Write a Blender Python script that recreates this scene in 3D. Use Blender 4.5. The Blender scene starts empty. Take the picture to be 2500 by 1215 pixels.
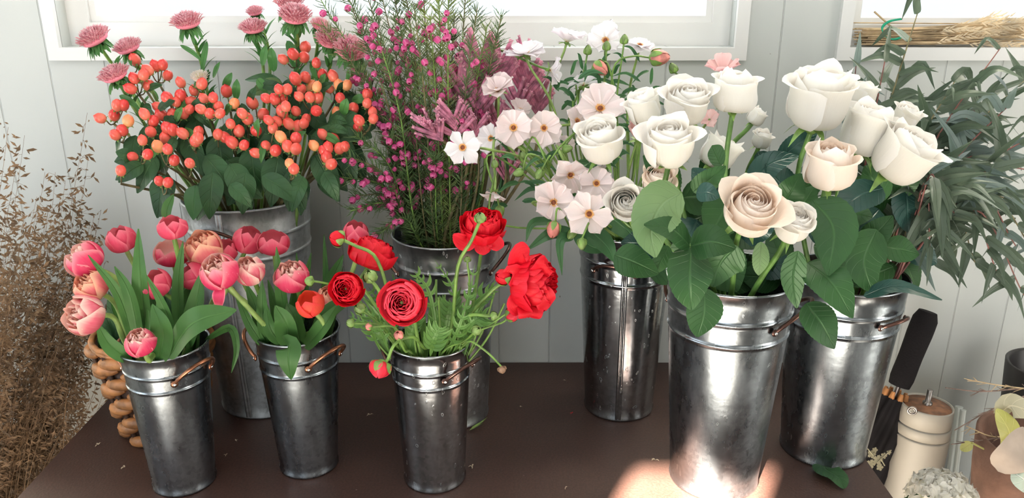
import bpy, math, random
from mathutils import Vector, Matrix, noise
V = Vector
R_ = random.Random(7)
PI = math.pi
sc = bpy.context.scene
COL = sc.collection
rad = math.radians

# ------------------------------------------------------------------ camera
F = 2000.0
PITCH = math.atan(700 / F)
CP, SP = math.cos(PITCH), math.sin(PITCH)
CAMZ = 1.55
TZ = 0.75          # table top
WY = 1.561         # window wall
cam = bpy.data.cameras.new('camera')
cam.sensor_width = 36.0
cam.lens = 36.0 * F / 2500.0
cam.clip_start = 0.02
cam.clip_end = 60
co = bpy.data.objects.new('camera', cam)
COL.objects.link(co)
co.location = (0, 0, CAMZ)
co.rotation_euler = (PI / 2 - PITCH, 0, 0)
sc.camera = co


def P(px, py, Y):
    """point of the place seen at photograph pixel (px, py) at depth Y from the camera wall"""
    x, y = (px - 1250) / F, -(py - 607.5) / F
    d = V((x, CP + y * SP, -SP + y * CP))
    t = Y / d.y
    return V((0, 0, CAMZ)) + d * t


def PZ(px, py, Z):
    x, y = (px - 1250) / F, -(py - 607.5) / F
    d = V((x, CP + y * SP, -SP + y * CP))
    t = (Z - CAMZ) / d.z
    return V((0, 0, CAMZ)) + d * t


def S(p, n):
    """length that covers n pixels at point p"""
    return n / F * (p.y * CP - (p.z - CAMZ) * SP)


# ------------------------------------------------------------------ materials
def nt(name):
    m = bpy.data.materials.new(name)
    m.use_nodes = True
    t = m.node_tree
    b = t.nodes['Principled BSDF']
    return m, t, b


def node(t, kind, **kw):
    n = t.nodes.new(kind)
    for k, v in kw.items():
        setattr(n, k, v)
    return n


def lk(t, a, b):
    t.links.new(a, b)


def rgb(c):
    return (c[0], c[1], c[2], 1.0)


def math_n(t, op, a, b=None, c=None, clamp=False):
    n = node(t, 'ShaderNodeMath', operation=op)
    n.use_clamp = clamp
    for i, x in enumerate((a, b, c)):
        if x is None:
            continue
        if isinstance(x, (int, float)):
            n.inputs[i].default_value = x
        else:
            lk(t, x, n.inputs[i])
    return n.outputs[0]


def mixc(t, f, a, b):
    n = node(t, 'ShaderNodeMix', data_type='RGBA')
    if isinstance(f, (int, float)):
        n.inputs['Factor'].default_value = f
    else:
        lk(t, f, n.inputs['Factor'])
    for nm, x in ((6, a), (7, b)):
        if isinstance(x, (tuple, list)):
            n.inputs[nm].default_value = rgb(x)
        else:
            lk(t, x, n.inputs[nm])
    return n.outputs[2]


def smooth(t, x, lo, hi):
    n = node(t, 'ShaderNodeMapRange', interpolation_type='SMOOTHSTEP')
    lk(t, x, n.inputs[0])
    n.inputs[1].default_value = lo
    n.inputs[2].default_value = hi
    return n.outputs[0]


def uvsplit(t):
    u = node(t, 'ShaderNodeUVMap')
    s = node(t, 'ShaderNodeSeparateXYZ')
    lk(t, u.outputs[0], s.inputs[0])
    au = math_n(t, 'ABSOLUTE', math_n(t, 'MULTIPLY_ADD', s.outputs[0], 2.0, -1.0))
    return s.outputs[0], s.outputs[1], au, u.outputs[0]


def noise_n(t, scale, detail=3, vec=None, rough=0.5):
    n = node(t, 'ShaderNodeTexNoise')
    n.inputs['Scale'].default_value = scale
    n.inputs['Detail'].default_value = detail
    n.inputs['Roughness'].default_value = rough
    if vec is not None:
        lk(t, vec, n.inputs['Vector'])
    return n.outputs[0]


def coord(t, kind='Object'):
    return node(t, 'ShaderNodeTexCoord').outputs[kind]


def scaled(t, vec, s):
    m = node(t, 'ShaderNodeMapping')
    lk(t, vec, m.inputs[0])
    m.inputs['Scale'].default_value = s
    return m.outputs[0]


def bump(t, b, h, dist, strength=1.0):
    n = node(t, 'ShaderNodeBump')
    n.inputs['Distance'].default_value = dist
    n.inputs['Strength'].default_value = strength
    lk(t, h, n.inputs['Height'])
    lk(t, n.outputs[0], b.inputs['Normal'])


def plain(name, c, rough=0.6, metal=0.0, var=0.0, vscale=30, trans=0.0, spec=0.5, bmp=0.0, bscale=60):
    m, t, b = nt(name)
    b.inputs['Roughness'].default_value = rough
    b.inputs['Metallic'].default_value = metal
    b.inputs['Specular IOR Level'].default_value = spec
    col = None
    if var:
        n = noise_n(t, vscale, 4, coord(t))
        lo = [x * (1 - var) for x in c]
        hi = [min(1, x * (1 + var)) for x in c]
        col = mixc(t, smooth(t, n, 0.3, 0.7), lo, hi)
        lk(t, col, b.inputs['Base Color'])
    else:
        b.inputs['Base Color'].default_value = rgb(c)
    if bmp:
        bump(t, b, noise_n(t, bscale, 4, coord(t)), bmp)
    if trans:
        translucent(t, b, col if col else c, trans)
    return m


def translucent(t, b, col, f):
    tr = node(t, 'ShaderNodeBsdfTranslucent')
    if isinstance(col, (tuple, list)):
        tr.inputs[0].default_value = rgb(col)
    else:
        lk(t, col, tr.inputs[0])
    mx = node(t, 'ShaderNodeMixShader')
    mx.inputs[0].default_value = f
    lk(t, b.outputs[0], mx.inputs[1])
    lk(t, tr.outputs[0], mx.inputs[2])
    lk(t, mx.outputs[0], t.nodes['Material Output'].inputs[0])


def petal_mat(name, mid, edge, base, inner=None, trans=0.3, rough=0.5, streak=0.25, e0=0.55, b1=0.3):
    m, t, b = nt(name)
    u, v, au, uv = uvsplit(t)
    st = noise_n(t, 1.0, 3, scaled(t, uv, (26, 2.2, 1)))
    ed = math_n(t, 'MAXIMUM', smooth(t, au, e0, 1.0), smooth(t, v, 0.72, 1.02))
    ed = math_n(t, 'ADD', ed, math_n(t, 'MULTIPLY', math_n(t, 'SUBTRACT', st, 0.5), streak * 2), None, True)
    c = mixc(t, ed, mid, edge)
    c = mixc(t, smooth(t, v, b1, 0.0), c, base)
    if inner:
        g = node(t, 'ShaderNodeNewGeometry')
        c2 = mixc(t, ed, inner, [min(1, x * 1.08) for x in inner])
        c = mixc(t, g.outputs['Backfacing'], c, c2)
    lk(t, c, b.inputs['Base Color'])
    b.inputs['Roughness'].default_value = rough
    b.inputs['Specular IOR Level'].default_value = 0.3
    bump(t, b, st, 0.0006)
    translucent(t, b, c, trans)
    return m


def leaf_mat(name, c, c2, vein=None, trans=0.22, rough=0.42, nv=9, back=None):
    m, t, b = nt(name)
    u, v, au, uv = uvsplit(t)
    n = noise_n(t, 14, 3, coord(t))
    col = mixc(t, smooth(t, n, 0.3, 0.7), c, c2)
    w = math_n(t, 'SUBTRACT', v, math_n(t, 'MULTIPLY', au, 0.22))
    w = math_n(t, 'FRACT', math_n(t, 'MULTIPLY', w, float(nv)))
    w = math_n(t, 'ABSOLUTE', math_n(t, 'SUBTRACT', w, 0.5))
    vn = smooth(t, w, 0.09, 0.0)
    mid = smooth(t, au, 0.09, 0.0)
    vn2 = math_n(t, 'MAXIMUM', math_n(t, 'MULTIPLY', vn, 0.35), mid)
    vc = vein or [min(1, x * 1.7 + 0.02) for x in c2]
    col = mixc(t, math_n(t, 'MULTIPLY', vn2, 0.55), col, vc)
    if back:
        g = node(t, 'ShaderNodeNewGeometry')
        col = mixc(t, g.outputs['Backfacing'], col, back)
    lk(t, col, b.inputs['Base Color'])
    b.inputs['Roughness'].default_value = rough
    b.inputs['Specular IOR Level'].default_value = 0.3
    bump(t, b, math_n(t, 'SUBTRACT', 1.0, vn2), 0.0008)
    translucent(t, b, col, trans)
    return m


def math_v(t, vec):
    n = node(t, 'ShaderNodeTexNoise')
    n.inputs['Scale'].default_value = 40
    lk(t, vec, n.inputs['Vector'])
    a = node(t, 'ShaderNodeVectorMath', operation='MULTIPLY_ADD')
    lk(t, n.outputs['Color'], a.inputs[0])
    a.inputs[1].default_value = (.016, .016, .03)
    lk(t, vec, a.inputs[2])
    return a.outputs[0]


def galvanised(name, base, rough, spots=0.3, blot=0.12):
    m, t, b = nt(name)
    oc = coord(t)
    vor = node(t, 'ShaderNodeTexVoronoi', feature='F1')
    vor.inputs['Scale'].default_value = 170
    lk(t, oc, vor.inputs['Vector'])
    n1 = noise_n(t, 9, 5, scaled(t, oc, (1, 1, 0.5)))
    n2 = noise_n(t, 60, 3, oc)
    lo = [x * (1 - blot * 2) for x in base]
    hi = [min(1, x * (1 + blot)) for x in base]
    c = mixc(t, smooth(t, n1, 0.3, 0.7), lo, hi)
    sep = node(t, 'ShaderNodeSeparateColor')
    lk(t, vor.outputs['Color'], sep.inputs[0])
    c = mixc(t, math_n(t, 'MULTIPLY', sep.outputs[0], 0.55), c, [x * 0.5 for x in base])
    # dried water spots: small rings and dots
    v2 = node(t, 'ShaderNodeTexVoronoi', feature='F1')
    v2.inputs['Scale'].default_value = 150
    lk(t, scaled(t, math_v(t, oc), (1, 1, 0.45)), v2.inputs['Vector'])
    s2 = node(t, 'ShaderNodeSeparateColor')
    lk(t, v2.outputs['Color'], s2.inputs[0])
    pick = smooth(t, s2.outputs[1], 0.80, 0.84)
    ring = smooth(t, math_n(t, 'ABSOLUTE', math_n(t, 'SUBTRACT', v2.outputs['Distance'], 0.26)), 0.10, 0.02)
    spot = math_n(t, 'MULTIPLY', math_n(t, 'MULTIPLY', ring, pick), spots)
    c = mixc(t, spot, c, (0.82, 0.84, 0.84))
    n3 = noise_n(t, 22, 5, scaled(t, oc, (1, 1, 0.35)), 0.65)
    c = mixc(t, math_n(t, 'MULTIPLY', smooth(t, n3, 0.45, 0.7), 0.45), c, [min(1, x * 1.45) for x in base])
    lk(t, c, b.inputs['Base Color'])
    b.inputs['Metallic'].default_value = 1.0
    rr = math_n(t, 'MULTIPLY_ADD', n3, 0.34, rough - 0.16)
    rr = math_n(t, 'ADD', rr, math_n(t, 'MULTIPLY', spot, 0.35))
    lk(t, rr, b.inputs['Roughness'])
    h = math_n(t, 'ADD', math_n(t, 'MULTIPLY', n2, 0.5), math_n(t, 'MULTIPLY', n1, 1.2))
    h = math_n(t, 'ADD', h, math_n(t, 'MULTIPLY', spot, 0.6))
    bump(t, b, h, 0.0007)
    return m


MT = {}
MT['rose'] = petal_mat('rose_petal_cream', (0.87, 0.85, 0.79), (0.90, 0.89, 0.865), (0.82, 0.84, 0.60), inner=(0.93, 0.885, 0.83), trans=0.36, streak=0.10)
MT['rose_warm'] = petal_mat('rose_petal_blush', (0.91, 0.82, 0.73), (0.93, 0.88, 0.83), (0.87, 0.82, 0.62), inner=(0.93, 0.78, 0.67), trans=0.36, streak=0.12)
MT['tulip'] = petal_mat('tulip_petal_pink', (0.70, 0.045, 0.13), (0.86, 0.28, 0.33), (0.85, 0.62, 0.42), inner=(0.90, 0.55, 0.50), trans=0.25, e0=0.72, b1=0.16)
MT['tulip_plain'] = petal_mat('tulip_petal_rose', (0.70, 0.065, 0.13), (0.80, 0.17, 0.23), (0.78, 0.42, 0.34), inner=(0.74, 0.17, 0.22), trans=0.25, e0=0.75, b1=0.14)
MT['tulip_pale'] = petal_mat('tulip_petal_pale', (0.78, 0.15, 0.22), (0.93, 0.66, 0.57), (0.92, 0.80, 0.58), inner=(0.92, 0.58, 0.48), trans=0.25, e0=0.35, b1=0.2)
MT['tulip_peach'] = petal_mat('tulip_petal_peach', (0.80, 0.17, 0.19), (0.93, 0.55, 0.36), (0.92, 0.75, 0.45), inner=(0.90, 0.48, 0.33), trans=0.25, e0=0.35, b1=0.2)
MT['tulip_orange'] = petal_mat('tulip_petal_orange', (0.88, 0.10, 0.06), (0.90, 0.07, 0.07), (0.93, 0.42, 0.10), inner=(0.85, 0.12, 0.06), trans=0.3, b1=0.45)
MT['ran'] = petal_mat('ranunculus_petal_red', (0.72, 0.008, 0.022), (0.80, 0.016, 0.04), (0.55, 0.004, 0.01), inner=(0.70, 0.008, 0.022), trans=0.25, rough=0.45)
MT['ran_coral'] = petal_mat('ranunculus_petal_coral', (0.80, 0.03, 0.06), (0.88, 0.09, 0.14), (0.6, 0.01, 0.02), inner=(0.84, 0.05, 0.085), trans=0.25, rough=0.45)
MT['butter'] = petal_mat('butterfly_petal_blush', (0.92, 0.80, 0.81), (0.95, 0.88, 0.88), (0.92, 0.76, 0.62), inner=(0.93, 0.80, 0.79), trans=0.35, rough=0.3, streak=0.35)
MT['butter_white'] = petal_mat('butterfly_petal_white', (0.92, 0.85, 0.90), (0.94, 0.90, 0.93), (0.86, 0.85, 0.66), inner=(0.95, 0.90, 0.91), trans=0.3, rough=0.3)
MT['butter_pink'] = petal_mat('butterfly_petal_pink', (0.80, 0.42, 0.45), (0.86, 0.58, 0.58), (0.82, 0.55, 0.42), inner=(0.88, 0.60, 0.58), trans=0.3, rough=0.35)
MT['aster'] = petal_mat('aster_petal_pink', (0.93, 0.44, 0.50), (0.97, 0.74, 0.75), (0.75, 0.20, 0.28), trans=0.25, e0=0.9)
MT['aster_pale'] = petal_mat('aster_petal_pale', (0.93, 0.84, 0.74), (0.96, 0.90, 0.85), (0.90, 0.80, 0.3), trans=0.25)
MT['aster_eye'] = plain('aster_yellow_eye', (0.85, 0.80, 0.25), 0.7, bmp=0.002, bscale=400)
MT['eye'] = plain('flower_brown_centre', (0.22, 0.06, 0.02), 0.7, var=0.4, vscale=300, bmp=0.002, bscale=500)
MT['amber'] = plain('flower_amber_ring', (0.78, 0.40, 0.12), 0.6)
MT['boronia'] = petal_mat('boronia_bell_magenta', (0.72, 0.09, 0.30), (0.84, 0.26, 0.48), (0.55, 0.05, 0.22), trans=0.25)
MT['paw'] = plain('kangaroo_paw_mauve', (0.58, 0.22, 0.33), 0.85, var=0.4, vscale=90, trans=0.15)
MT['paw_light'] = plain('kangaroo_paw_pink_tips', (0.74, 0.36, 0.46), 0.85, var=0.3, vscale=120, trans=0.15)
MT['leaf_rose'] = leaf_mat('rose_leaf_green', (0.016, 0.060, 0.017), (0.028, 0.092, 0.024), vein=(0.05, 0.13, 0.04), nv=8, trans=0.14, rough=.5, back=(0.12, 0.22, 0.09))
MT['leaf_rose_pale'] = leaf_mat('rose_leaf_underside', (0.12, 0.21, 0.085), (0.16, 0.26, 0.11), vein=(.2, .31, .15), nv=8, trans=0.12)
MT['leaf_blue'] = leaf_mat('rose_leaf_bluish', (0.016, 0.055, 0.045), (0.03, 0.085, 0.07), vein=(.05, .12, .10), nv=8, trans=0.1, rough=0.32)
MT['leaf_tulip'] = leaf_mat('tulip_leaf_green', (0.036, 0.105, 0.024), (0.062, 0.165, 0.04), vein=(0.10, 0.23, 0.065), nv=0, trans=0.25, rough=0.5)
MT['leaf_hyp'] = leaf_mat('hypericum_leaf_dark', (0.012, 0.045, 0.016), (0.026, 0.08, 0.024), vein=(0.06, 0.13, 0.05), nv=6, trans=0.1, rough=0.5)
MT['leaf_aster'] = leaf_mat('aster_leaf_green', (0.045, 0.145, 0.038), (0.085, 0.24, 0.06), nv=0, trans=0.25)
MT['leaf_but'] = leaf_mat('butterfly_leaf_green', (0.03, 0.10, 0.04), (0.06, 0.16, 0.06), nv=0, trans=0.2)
MT['leaf_ran'] = leaf_mat('ranunculus_leaf_green', (0.08, 0.19, 0.04), (0.15, 0.30, 0.07), nv=0, trans=0.25)
MT['leaf_euc'] = leaf_mat('eucalyptus_leaf_grey', (0.055, 0.085, 0.055), (0.11, 0.15, 0.105), vein=(0.24, 0.29, 0.2), nv=0, trans=0.25, rough=0.34, back=(0.25, 0.31, 0.29))
MT['leaf_yellow'] = leaf_mat('yellowing_leaf', (0.42, 0.42, 0.10), (0.55, 0.52, 0.20), nv=5, trans=0.2)
MT['leaf_cream'] = leaf_mat('dried_cream_leaf', (0.42, 0.39, 0.27), (0.52, 0.48, 0.34), nv=5, trans=0.2)
MT['leaf_mint'] = leaf_mat('pale_mint_leaf', (0.50, 0.58, 0.48), (0.60, 0.66, 0.55), nv=5, trans=0.2)
MT['stem'] = plain('stem_green', (0.13, 0.24, 0.045), 0.5, var=0.35, vscale=40)
MT['stem_pale'] = plain('stem_pale_green', (0.24, 0.36, 0.10), 0.5, var=0.3, vscale=40)
MT['stem_rose'] = plain('rose_stem_green', (0.10, 0.21, 0.045), 0.45, var=0.35, vscale=50)
MT['stem_brown'] = plain('stem_woody_brown', (0.13, 0.11, 0.045), 0.6, var=0.4, vscale=60)
MT['stem_red'] = plain('twig_reddish', (0.15, 0.045, 0.035), 0.5, var=0.4, vscale=60)
MT['sepal'] = plain('sepal_green', (0.20, 0.34, 0.08), 0.5, var=0.3, vscale=60, trans=0.2)
MT['needle'] = plain('boronia_needle_green', (0.10, 0.175, 0.06), 0.6, var=0.35, vscale=25, trans=0.2)
MT['needle_light'] = plain('boronia_needle_light', (0.24, 0.32, 0.10), 0.6, var=0.35, vscale=25, trans=0.25)
MT['bud_green'] = plain('bud_green', (0.16, 0.25, 0.07), 0.55, var=0.35, vscale=90)
MT['bud_pink'] = plain('bud_dusty_pink', (0.62, 0.22, 0.18), 0.55, var=0.3, vscale=90)
MT['bud_brown'] = plain('bud_brown', (0.26, 0.15, 0.09), 0.6, var=0.3, vscale=90)
MT['copper'] = plain('copper_handle', (0.34, 0.145, 0.08), 0.3, metal=0.9, var=0.4, vscale=40)
MT['dark_copper'] = plain('dark_copper_handle', (0.09, 0.045, 0.035), 0.3, metal=0.8, var=0.4, vscale=40)
MT['galv'] = galvanised('galvanised_steel_dull', (0.345, 0.38, 0.41), 0.27, 0.12, 0.22)
MT['galv_spot'] = galvanised('galvanised_steel_spotted', (0.48, 0.51, 0.535), 0.17, 0.32, 0.14)
MT['galv_pitted'] = galvanised('galvanised_steel_pitted', (0.50, 0.52, 0.54), 0.34, 0.8, 0.28)
MT['galv_matte'] = galvanised('galvanised_steel_matte', (0.58, 0.61, 0.63), 0.46, 0.15, 0.15)
MT['rivet'] = plain('rivet_steel', (0.75, 0.74, 0.72), 0.2, metal=1.0)
MT['umb'] = plain('umbrella_black_cloth', (0.007, 0.006, 0.007), 0.8, spec=.15, var=0.3, vscale=30)
MT['foam'] = plain('umbrella_black_foam', (0.008, 0.007, 0.008), 0.9, spec=0.15, bmp=0.001, bscale=300)
MT['wood_tip'] = plain('umbrella_wood_tips', (0.50, 0.22, 0.08), 0.5, var=0.2)
MT['cream_paint'] = plain('cream_enamel', (0.44, 0.41, 0.355), 0.5, var=0.06, vscale=8)
MT['rust'] = plain('rusty_lid', (0.20, 0.09, 0.045), 0.7, var=0.5, vscale=60, bmp=0.001)
MT['steel'] = plain('dark_steel', (0.30, 0.27, 0.25), 0.3, metal=1.0)
MT['grey_rod'] = plain('grey_plastic_tube', (0.42, 0.45, 0.43), 0.4)
MT['terracotta'] = plain('terracotta', (0.15, 0.075, 0.05), 0.8, var=0.35, vscale=16, bmp=0.002, bscale=50)
MT['soil'] = plain('potting_soil', (0.03, 0.02, 0.015), 0.95, bmp=0.006, bscale=120)
MT['black_pot'] = plain('black_glazed_pot', (0.02, 0.018, 0.018), 0.35)
MT['hyd'] = petal_mat('hydrangea_petal_white', (0.88, 0.85, 0.76), (0.92, 0.89, 0.82), (0.80, 0.80, 0.55), trans=0.3)
MT['straw'] = plain('straw_stalk', (0.52, 0.38, 0.22), 0.6, var=0.35, vscale=30, trans=0.1)
MT['straw_pale'] = plain('straw_seedhead', (0.76, 0.63, 0.44), 0.7, var=0.3, vscale=30, trans=0.3)
MT['oat'] = plain('oat_spikelet_brown', (0.20, 0.125, 0.07), 0.7, var=0.5, vscale=18, trans=0.25)
MT['oat_stalk'] = plain('oat_stalk_brown', (0.20, 0.12, 0.06), 0.7, var=0.4, vscale=30)
MT['twig'] = plain('dried_twig', (0.17, 0.11, 0.09), 0.7, var=0.4, vscale=60)
MT['ribbon'] = plain('green_ribbon', (0.0, 0.45, 0.26), 0.35, trans=0.3)
MT['aster_base'] = plain('aster_disc', (0.78, 0.25, 0.32), 0.8)
MT['leaf_euc2'] = leaf_mat('eucalyptus_leaf_blue_grey', (0.12, 0.17, 0.15), (0.22, 0.28, 0.26), vein=(0.3, 0.36, 0.33), nv=0, trans=0.25, rough=0.32, back=(0.33, 0.39, 0.39))
MT['paint'] = plain('white_window_paint', (0.80, 0.795, 0.775), 0.38, var=0.03, vscale=5)
MT['basket'] = plain('rattan', (0.36, 0.15, 0.05), 0.5, var=0.45, vscale=45, bmp=0.001, bscale=120)
MT['basket_dark'] = plain('rattan_binding_gap_shade', (0.05, 0.022, 0.012), 0.6, var=0.4, vscale=60)  # dark uprights, also shade between the bands put into colour
MT['card'] = plain('beige_card_leaf', (0.36, 0.29, 0.235), 0.8, var=0.1)
MT['debris'] = plain('dry_plant_bits', (0.5, 0.42, 0.3), 0.8)


def wall_material():
    m, t, b = nt('painted_boards')
    p = coord(t)
    s = node(t, 'ShaderNodeSeparateXYZ')
    lk(t, p, s.inputs[0])
    x = math_n(t, 'DIVIDE', math_n(t, 'SUBTRACT', s.outputs[0], 0.078), 0.105)
    w = math_n(t, 'ABSOLUTE', math_n(t, 'SUBTRACT', math_n(t, 'FRACT', math_n(t, 'ADD', x, 50.5)), 0.5))
    g = smooth(t, w, 0.016, 0.004)
    n = noise_n(t, 3, 4, p)
    n2 = noise_n(t, 120, 3, scaled(t, p, (1, 1, 0.15)))
    c = mixc(t, smooth(t, n, 0.3, 0.7), (0.55, 0.575, 0.555), (0.60, 0.62, 0.595))
    sp = noise_n(t, 55, 1, p)
    c = mixc(t, smooth(t, sp, 0.80, 0.83), c, (0.25, 0.2, 0.16))
    c = mixc(t, math_n(t, 'MULTIPLY', g, 0.25), c, (0.42, 0.43, 0.41))
    lk(t, c, b.inputs['Base Color'])
    b.inputs['Roughness'].default_value = 0.42
    b.inputs['Specular IOR Level'].default_value = 0.4
    bump(t, b, math_n(t, 'ADD', math_n(t, 'SUBTRACT', 1.0, g), math_n(t, 'MULTIPLY', n2, 0.1)), 0.0015)
    return m


def table_material():
    m, t, b = nt('dark_brown_laminate')
    p = coord(t)
    n = noise_n(t, 260, 2, p)
    n1 = noise_n(t, 3.5, 5, p)
    c = mixc(t, smooth(t, n, 0.35, 0.65), (0.036, 0.0165, 0.0125), (0.052, 0.0245, 0.018))
    c = mixc(t, math_n(t, 'MULTIPLY', smooth(t, n1, 0.45, 0.75), 0.25), c, (0.085, 0.055, 0.045))
    dust = noise_n(t, 140, 2, scaled(t, p, (1, 1.3, 1)))
    c = mixc(t, math_n(t, 'MULTIPLY', smooth(t, dust, 0.76, 0.80), 0.6), c, (0.3, 0.25, 0.22))
    lk(t, c, b.inputs['Base Color'])
    lk(t, math_n(t, 'MULTIPLY_ADD', n1, 0.2, 0.36), b.inputs['Roughness'])
    b.inputs['Specular IOR Level'].default_value = 0.45
    bump(t, b, n, 0.0003)
    return m


def floor_material():
    m, t, b = nt('grey_floorboards')
    p = coord(t)
    n = noise_n(t, 6, 4, scaled(t, p, (8, 0.6, 1)))
    c = mixc(t, n, (0.10, 0.095, 0.09), (0.18, 0.17, 0.16))
    lk(t, c, b.inputs['Base Color'])
    b.inputs['Roughness'].default_value = 0.5
    return m


def glass_material():
    m, t, b = nt('window_glass')
    tr = node(t, 'ShaderNodeBsdfTransparent')
    tr.inputs[0].default_value = (0.97, 0.985, 0.98, 1)
    gl = node(t, 'ShaderNodeBsdfGlossy')
    gl.inputs['Roughness'].default_value = 0.03
    mx = node(t, 'ShaderNodeMixShader')
    mx.inputs[0].default_value = 0.06
    lk(t, tr.outputs[0], mx.inputs[1])
    lk(t, gl.outputs[0], mx.inputs[2])
    lk(t, mx.outputs[0], t.nodes['Material Output'].inputs[0])
    return m


def berry_material(name, top, low):
    m, t, b = nt(name)
    u, v, au, uv = uvsplit(t)
    n = noise_n(t, 60, 2, coord(t))
    f = math_n(t, 'ADD', smooth(t, v, 0.08, 0.72), math_n(t, 'MULTIPLY', math_n(t, 'SUBTRACT', n, 0.5), 0.5), None, True)
    c = mixc(t, f, low, top)
    lk(t, c, b.inputs['Base Color'])
    b.inputs['Roughness'].default_value = 0.25
    b.inputs['Subsurface Weight'].default_value = 0.15
    b.inputs['Subsurface Radius'].default_value = (0.006, 0.002, 0.001)
    b.inputs['Subsurface Scale'].default_value = 0.5
    return m


MT['berry'] = berry_material('hypericum_berry_coral', (0.74, 0.085, 0.065), (0.82, 0.26, 0.17))
MT['berry_deep'] = berry_material('hypericum_berry_red', (0.68, 0.045, 0.045), (0.80, 0.19, 0.13))
MT['berry_light'] = berry_material('hypericum_berry_amber', (0.82, 0.24, 0.10), (0.86, 0.50, 0.22))
MT['wall'] = wall_material()
MT['table'] = table_material()
MT['floor'] = floor_material()
MT['glass'] = glass_material()
MT['room'] = plain('room_paint_grey', (0.25, 0.27, 0.285), 0.7, var=0.05, vscale=3)
MT['ceiling'] = plain('ceiling_paint', (0.55, 0.54, 0.51), 0.8)


# ------------------------------------------------------------------ mesh collector
class MB:
    def __init__(s):
        s.v, s.f, s.uv, s.mi = [], [], [], []

    def grid(s, rows, mat=0, closed=False, uvs=None):
        """rows[j][i]: j along v, i along u"""
        b = len(s.v)
        nv, nu = len(rows), len(rows[0])
        for r in rows:
            s.v.extend(r)
        m = nu if closed else nu - 1
        for j in range(nv - 1):
            for i in range(m):
                i2 = (i + 1) % nu
                s.f.append((b + j * nu + i, b + j * nu + i2, b + (j + 1) * nu + i2, b + (j + 1) * nu + i))
                u0, u1 = i / m, (i + 1) / m
                v0, v1 = j / (nv - 1), (j + 1) / (nv - 1)
                s.uv.append(((u0, v0), (u1, v0), (u1, v1), (u0, v1)))
                s.mi.append(mat)

    def face(s, pts, mat=0):
        b = len(s.v)
        s.v.extend(pts)
        s.f.append(tuple(range(b, b + len(pts))))
        q = [(0, 0), (1, 0), (1, 1), (0, 1)]
        s.uv.append(tuple(q[i % 4] for i in range(len(pts))))
        s.mi.append(mat)

    def tube(s, pts, rads, n=7, mat=0, cap=True):
        if isinstance(rads, (int, float)):
            rads = [rads] * len(pts)
        k = len(pts)
        up = None
        rows = []
        for i in range(k):
            d = (pts[min(i + 1, k - 1)] - pts[max(i - 1, 0)])
            if d.length < 1e-9:
                d = V((0, 0, 1))
            d.normalize()
            if up is None:
                a = V((0, 0, 1)) if abs(d.z) < 0.9 else V((1, 0, 0))
                up = d.cross(a).normalized()
            else:
                up = (up - d * up.dot(d))
                up = up.normalized() if up.length > 1e-6 else d.orthogonal().normalized()
            w = d.cross(up)
            rows.append([pts[i] + (up * math.cos(2 * PI * j / n) + w * math.sin(2 * PI * j / n)) * rads[i] for j in range(n)])
        s.grid(rows, mat, closed=True)
        if cap:
            s.face(list(reversed(rows[0])), mat)
            s.face(rows[-1], mat)

    def box(s, lo, hi, mat=0, bevel=0.0):
        x0, y0, z0 = lo
        x1, y1, z1 = hi
        c = [V((x, y, z)) for z in (z0, z1) for y in (y0, y1) for x in (x0, x1)]
        for q in ((0, 2, 3, 1), (4, 5, 7, 6), (0, 1, 5, 4), (2, 6, 7, 3), (0, 4, 6, 2), (1, 3, 7, 5)):
            s.face([c[i] for i in q], mat)

    def lathe(s, c, prof, n=64, mat=0, mtx=None):
        rows = []
        for r, z in prof:
            row = []
            for i in range(n):
                a = 2 * PI * i / n
                p = V((r * math.cos(a), r * math.sin(a), z))
                if mtx is not None:
                    p = mtx @ p
                row.append(V(c) + p)
            rows.append(row)
        s.grid(rows, mat, closed=True)

    def ball(s, c, r, mtx=None, sc=(1, 1, 1), n=10, m=7, mat=0, pw=1.0):
        prof = []
        for j in range(m + 1):
            a = PI * j / m
            prof.append((max(1e-5, math.sin(a)) ** pw * r * sc[0], -math.cos(a) * r * sc[2]))
        s.lathe(c, prof, n, mat, mtx)

    def build(s, name, mats, parent=None, smooth=True, kind=None, sub=0, solid=0.0):
        me = bpy.data.meshes.new(name)
        off = V((0, 0, 0))
        q = parent
        while q is not None:
            off = off + q.location
            q = q.parent
        me.from_pydata([tuple(p - off) for p in s.v], [], s.f)
        if not isinstance(mats, (list, tuple)):
            mats = [mats]
        for m in mats:
            me.materials.append(MT[m] if isinstance(m, str) else m)
        flat = []
        for fuv in s.uv:
            for a in fuv:
                flat.extend(a)
        ul = me.uv_layers.new(name='UVMap')
        ul.data.foreach_set('uv', flat)
        me.polygons.foreach_set('material_index', s.mi)
        me.polygons.foreach_set('use_smooth', [smooth] * len(s.f))
        me.update()
        o = bpy.data.objects.new(name, me)
        COL.objects.link(o)
        o.parent = parent
        if kind:
            o['kind'] = kind
        if solid:
            md = o.modifiers.new('thickness', 'SOLIDIFY')
            md.thickness = solid
        if sub:
            md = o.modifiers.new('smooth', 'SUBSURF')
            md.levels = md.render_levels = sub
        return o


def thing(name, label, cat, loc, group=None):
    o = bpy.data.objects.new(name, None)
    o.empty_display_size = 0.02
    COL.objects.link(o)
    o.location = loc
    tag(o, label, cat, group)
    return o


def tag(o, label, cat, group=None):
    o['label'] = label
    o['category'] = cat
    if group:
        o['group'] = group
    return o


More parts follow.
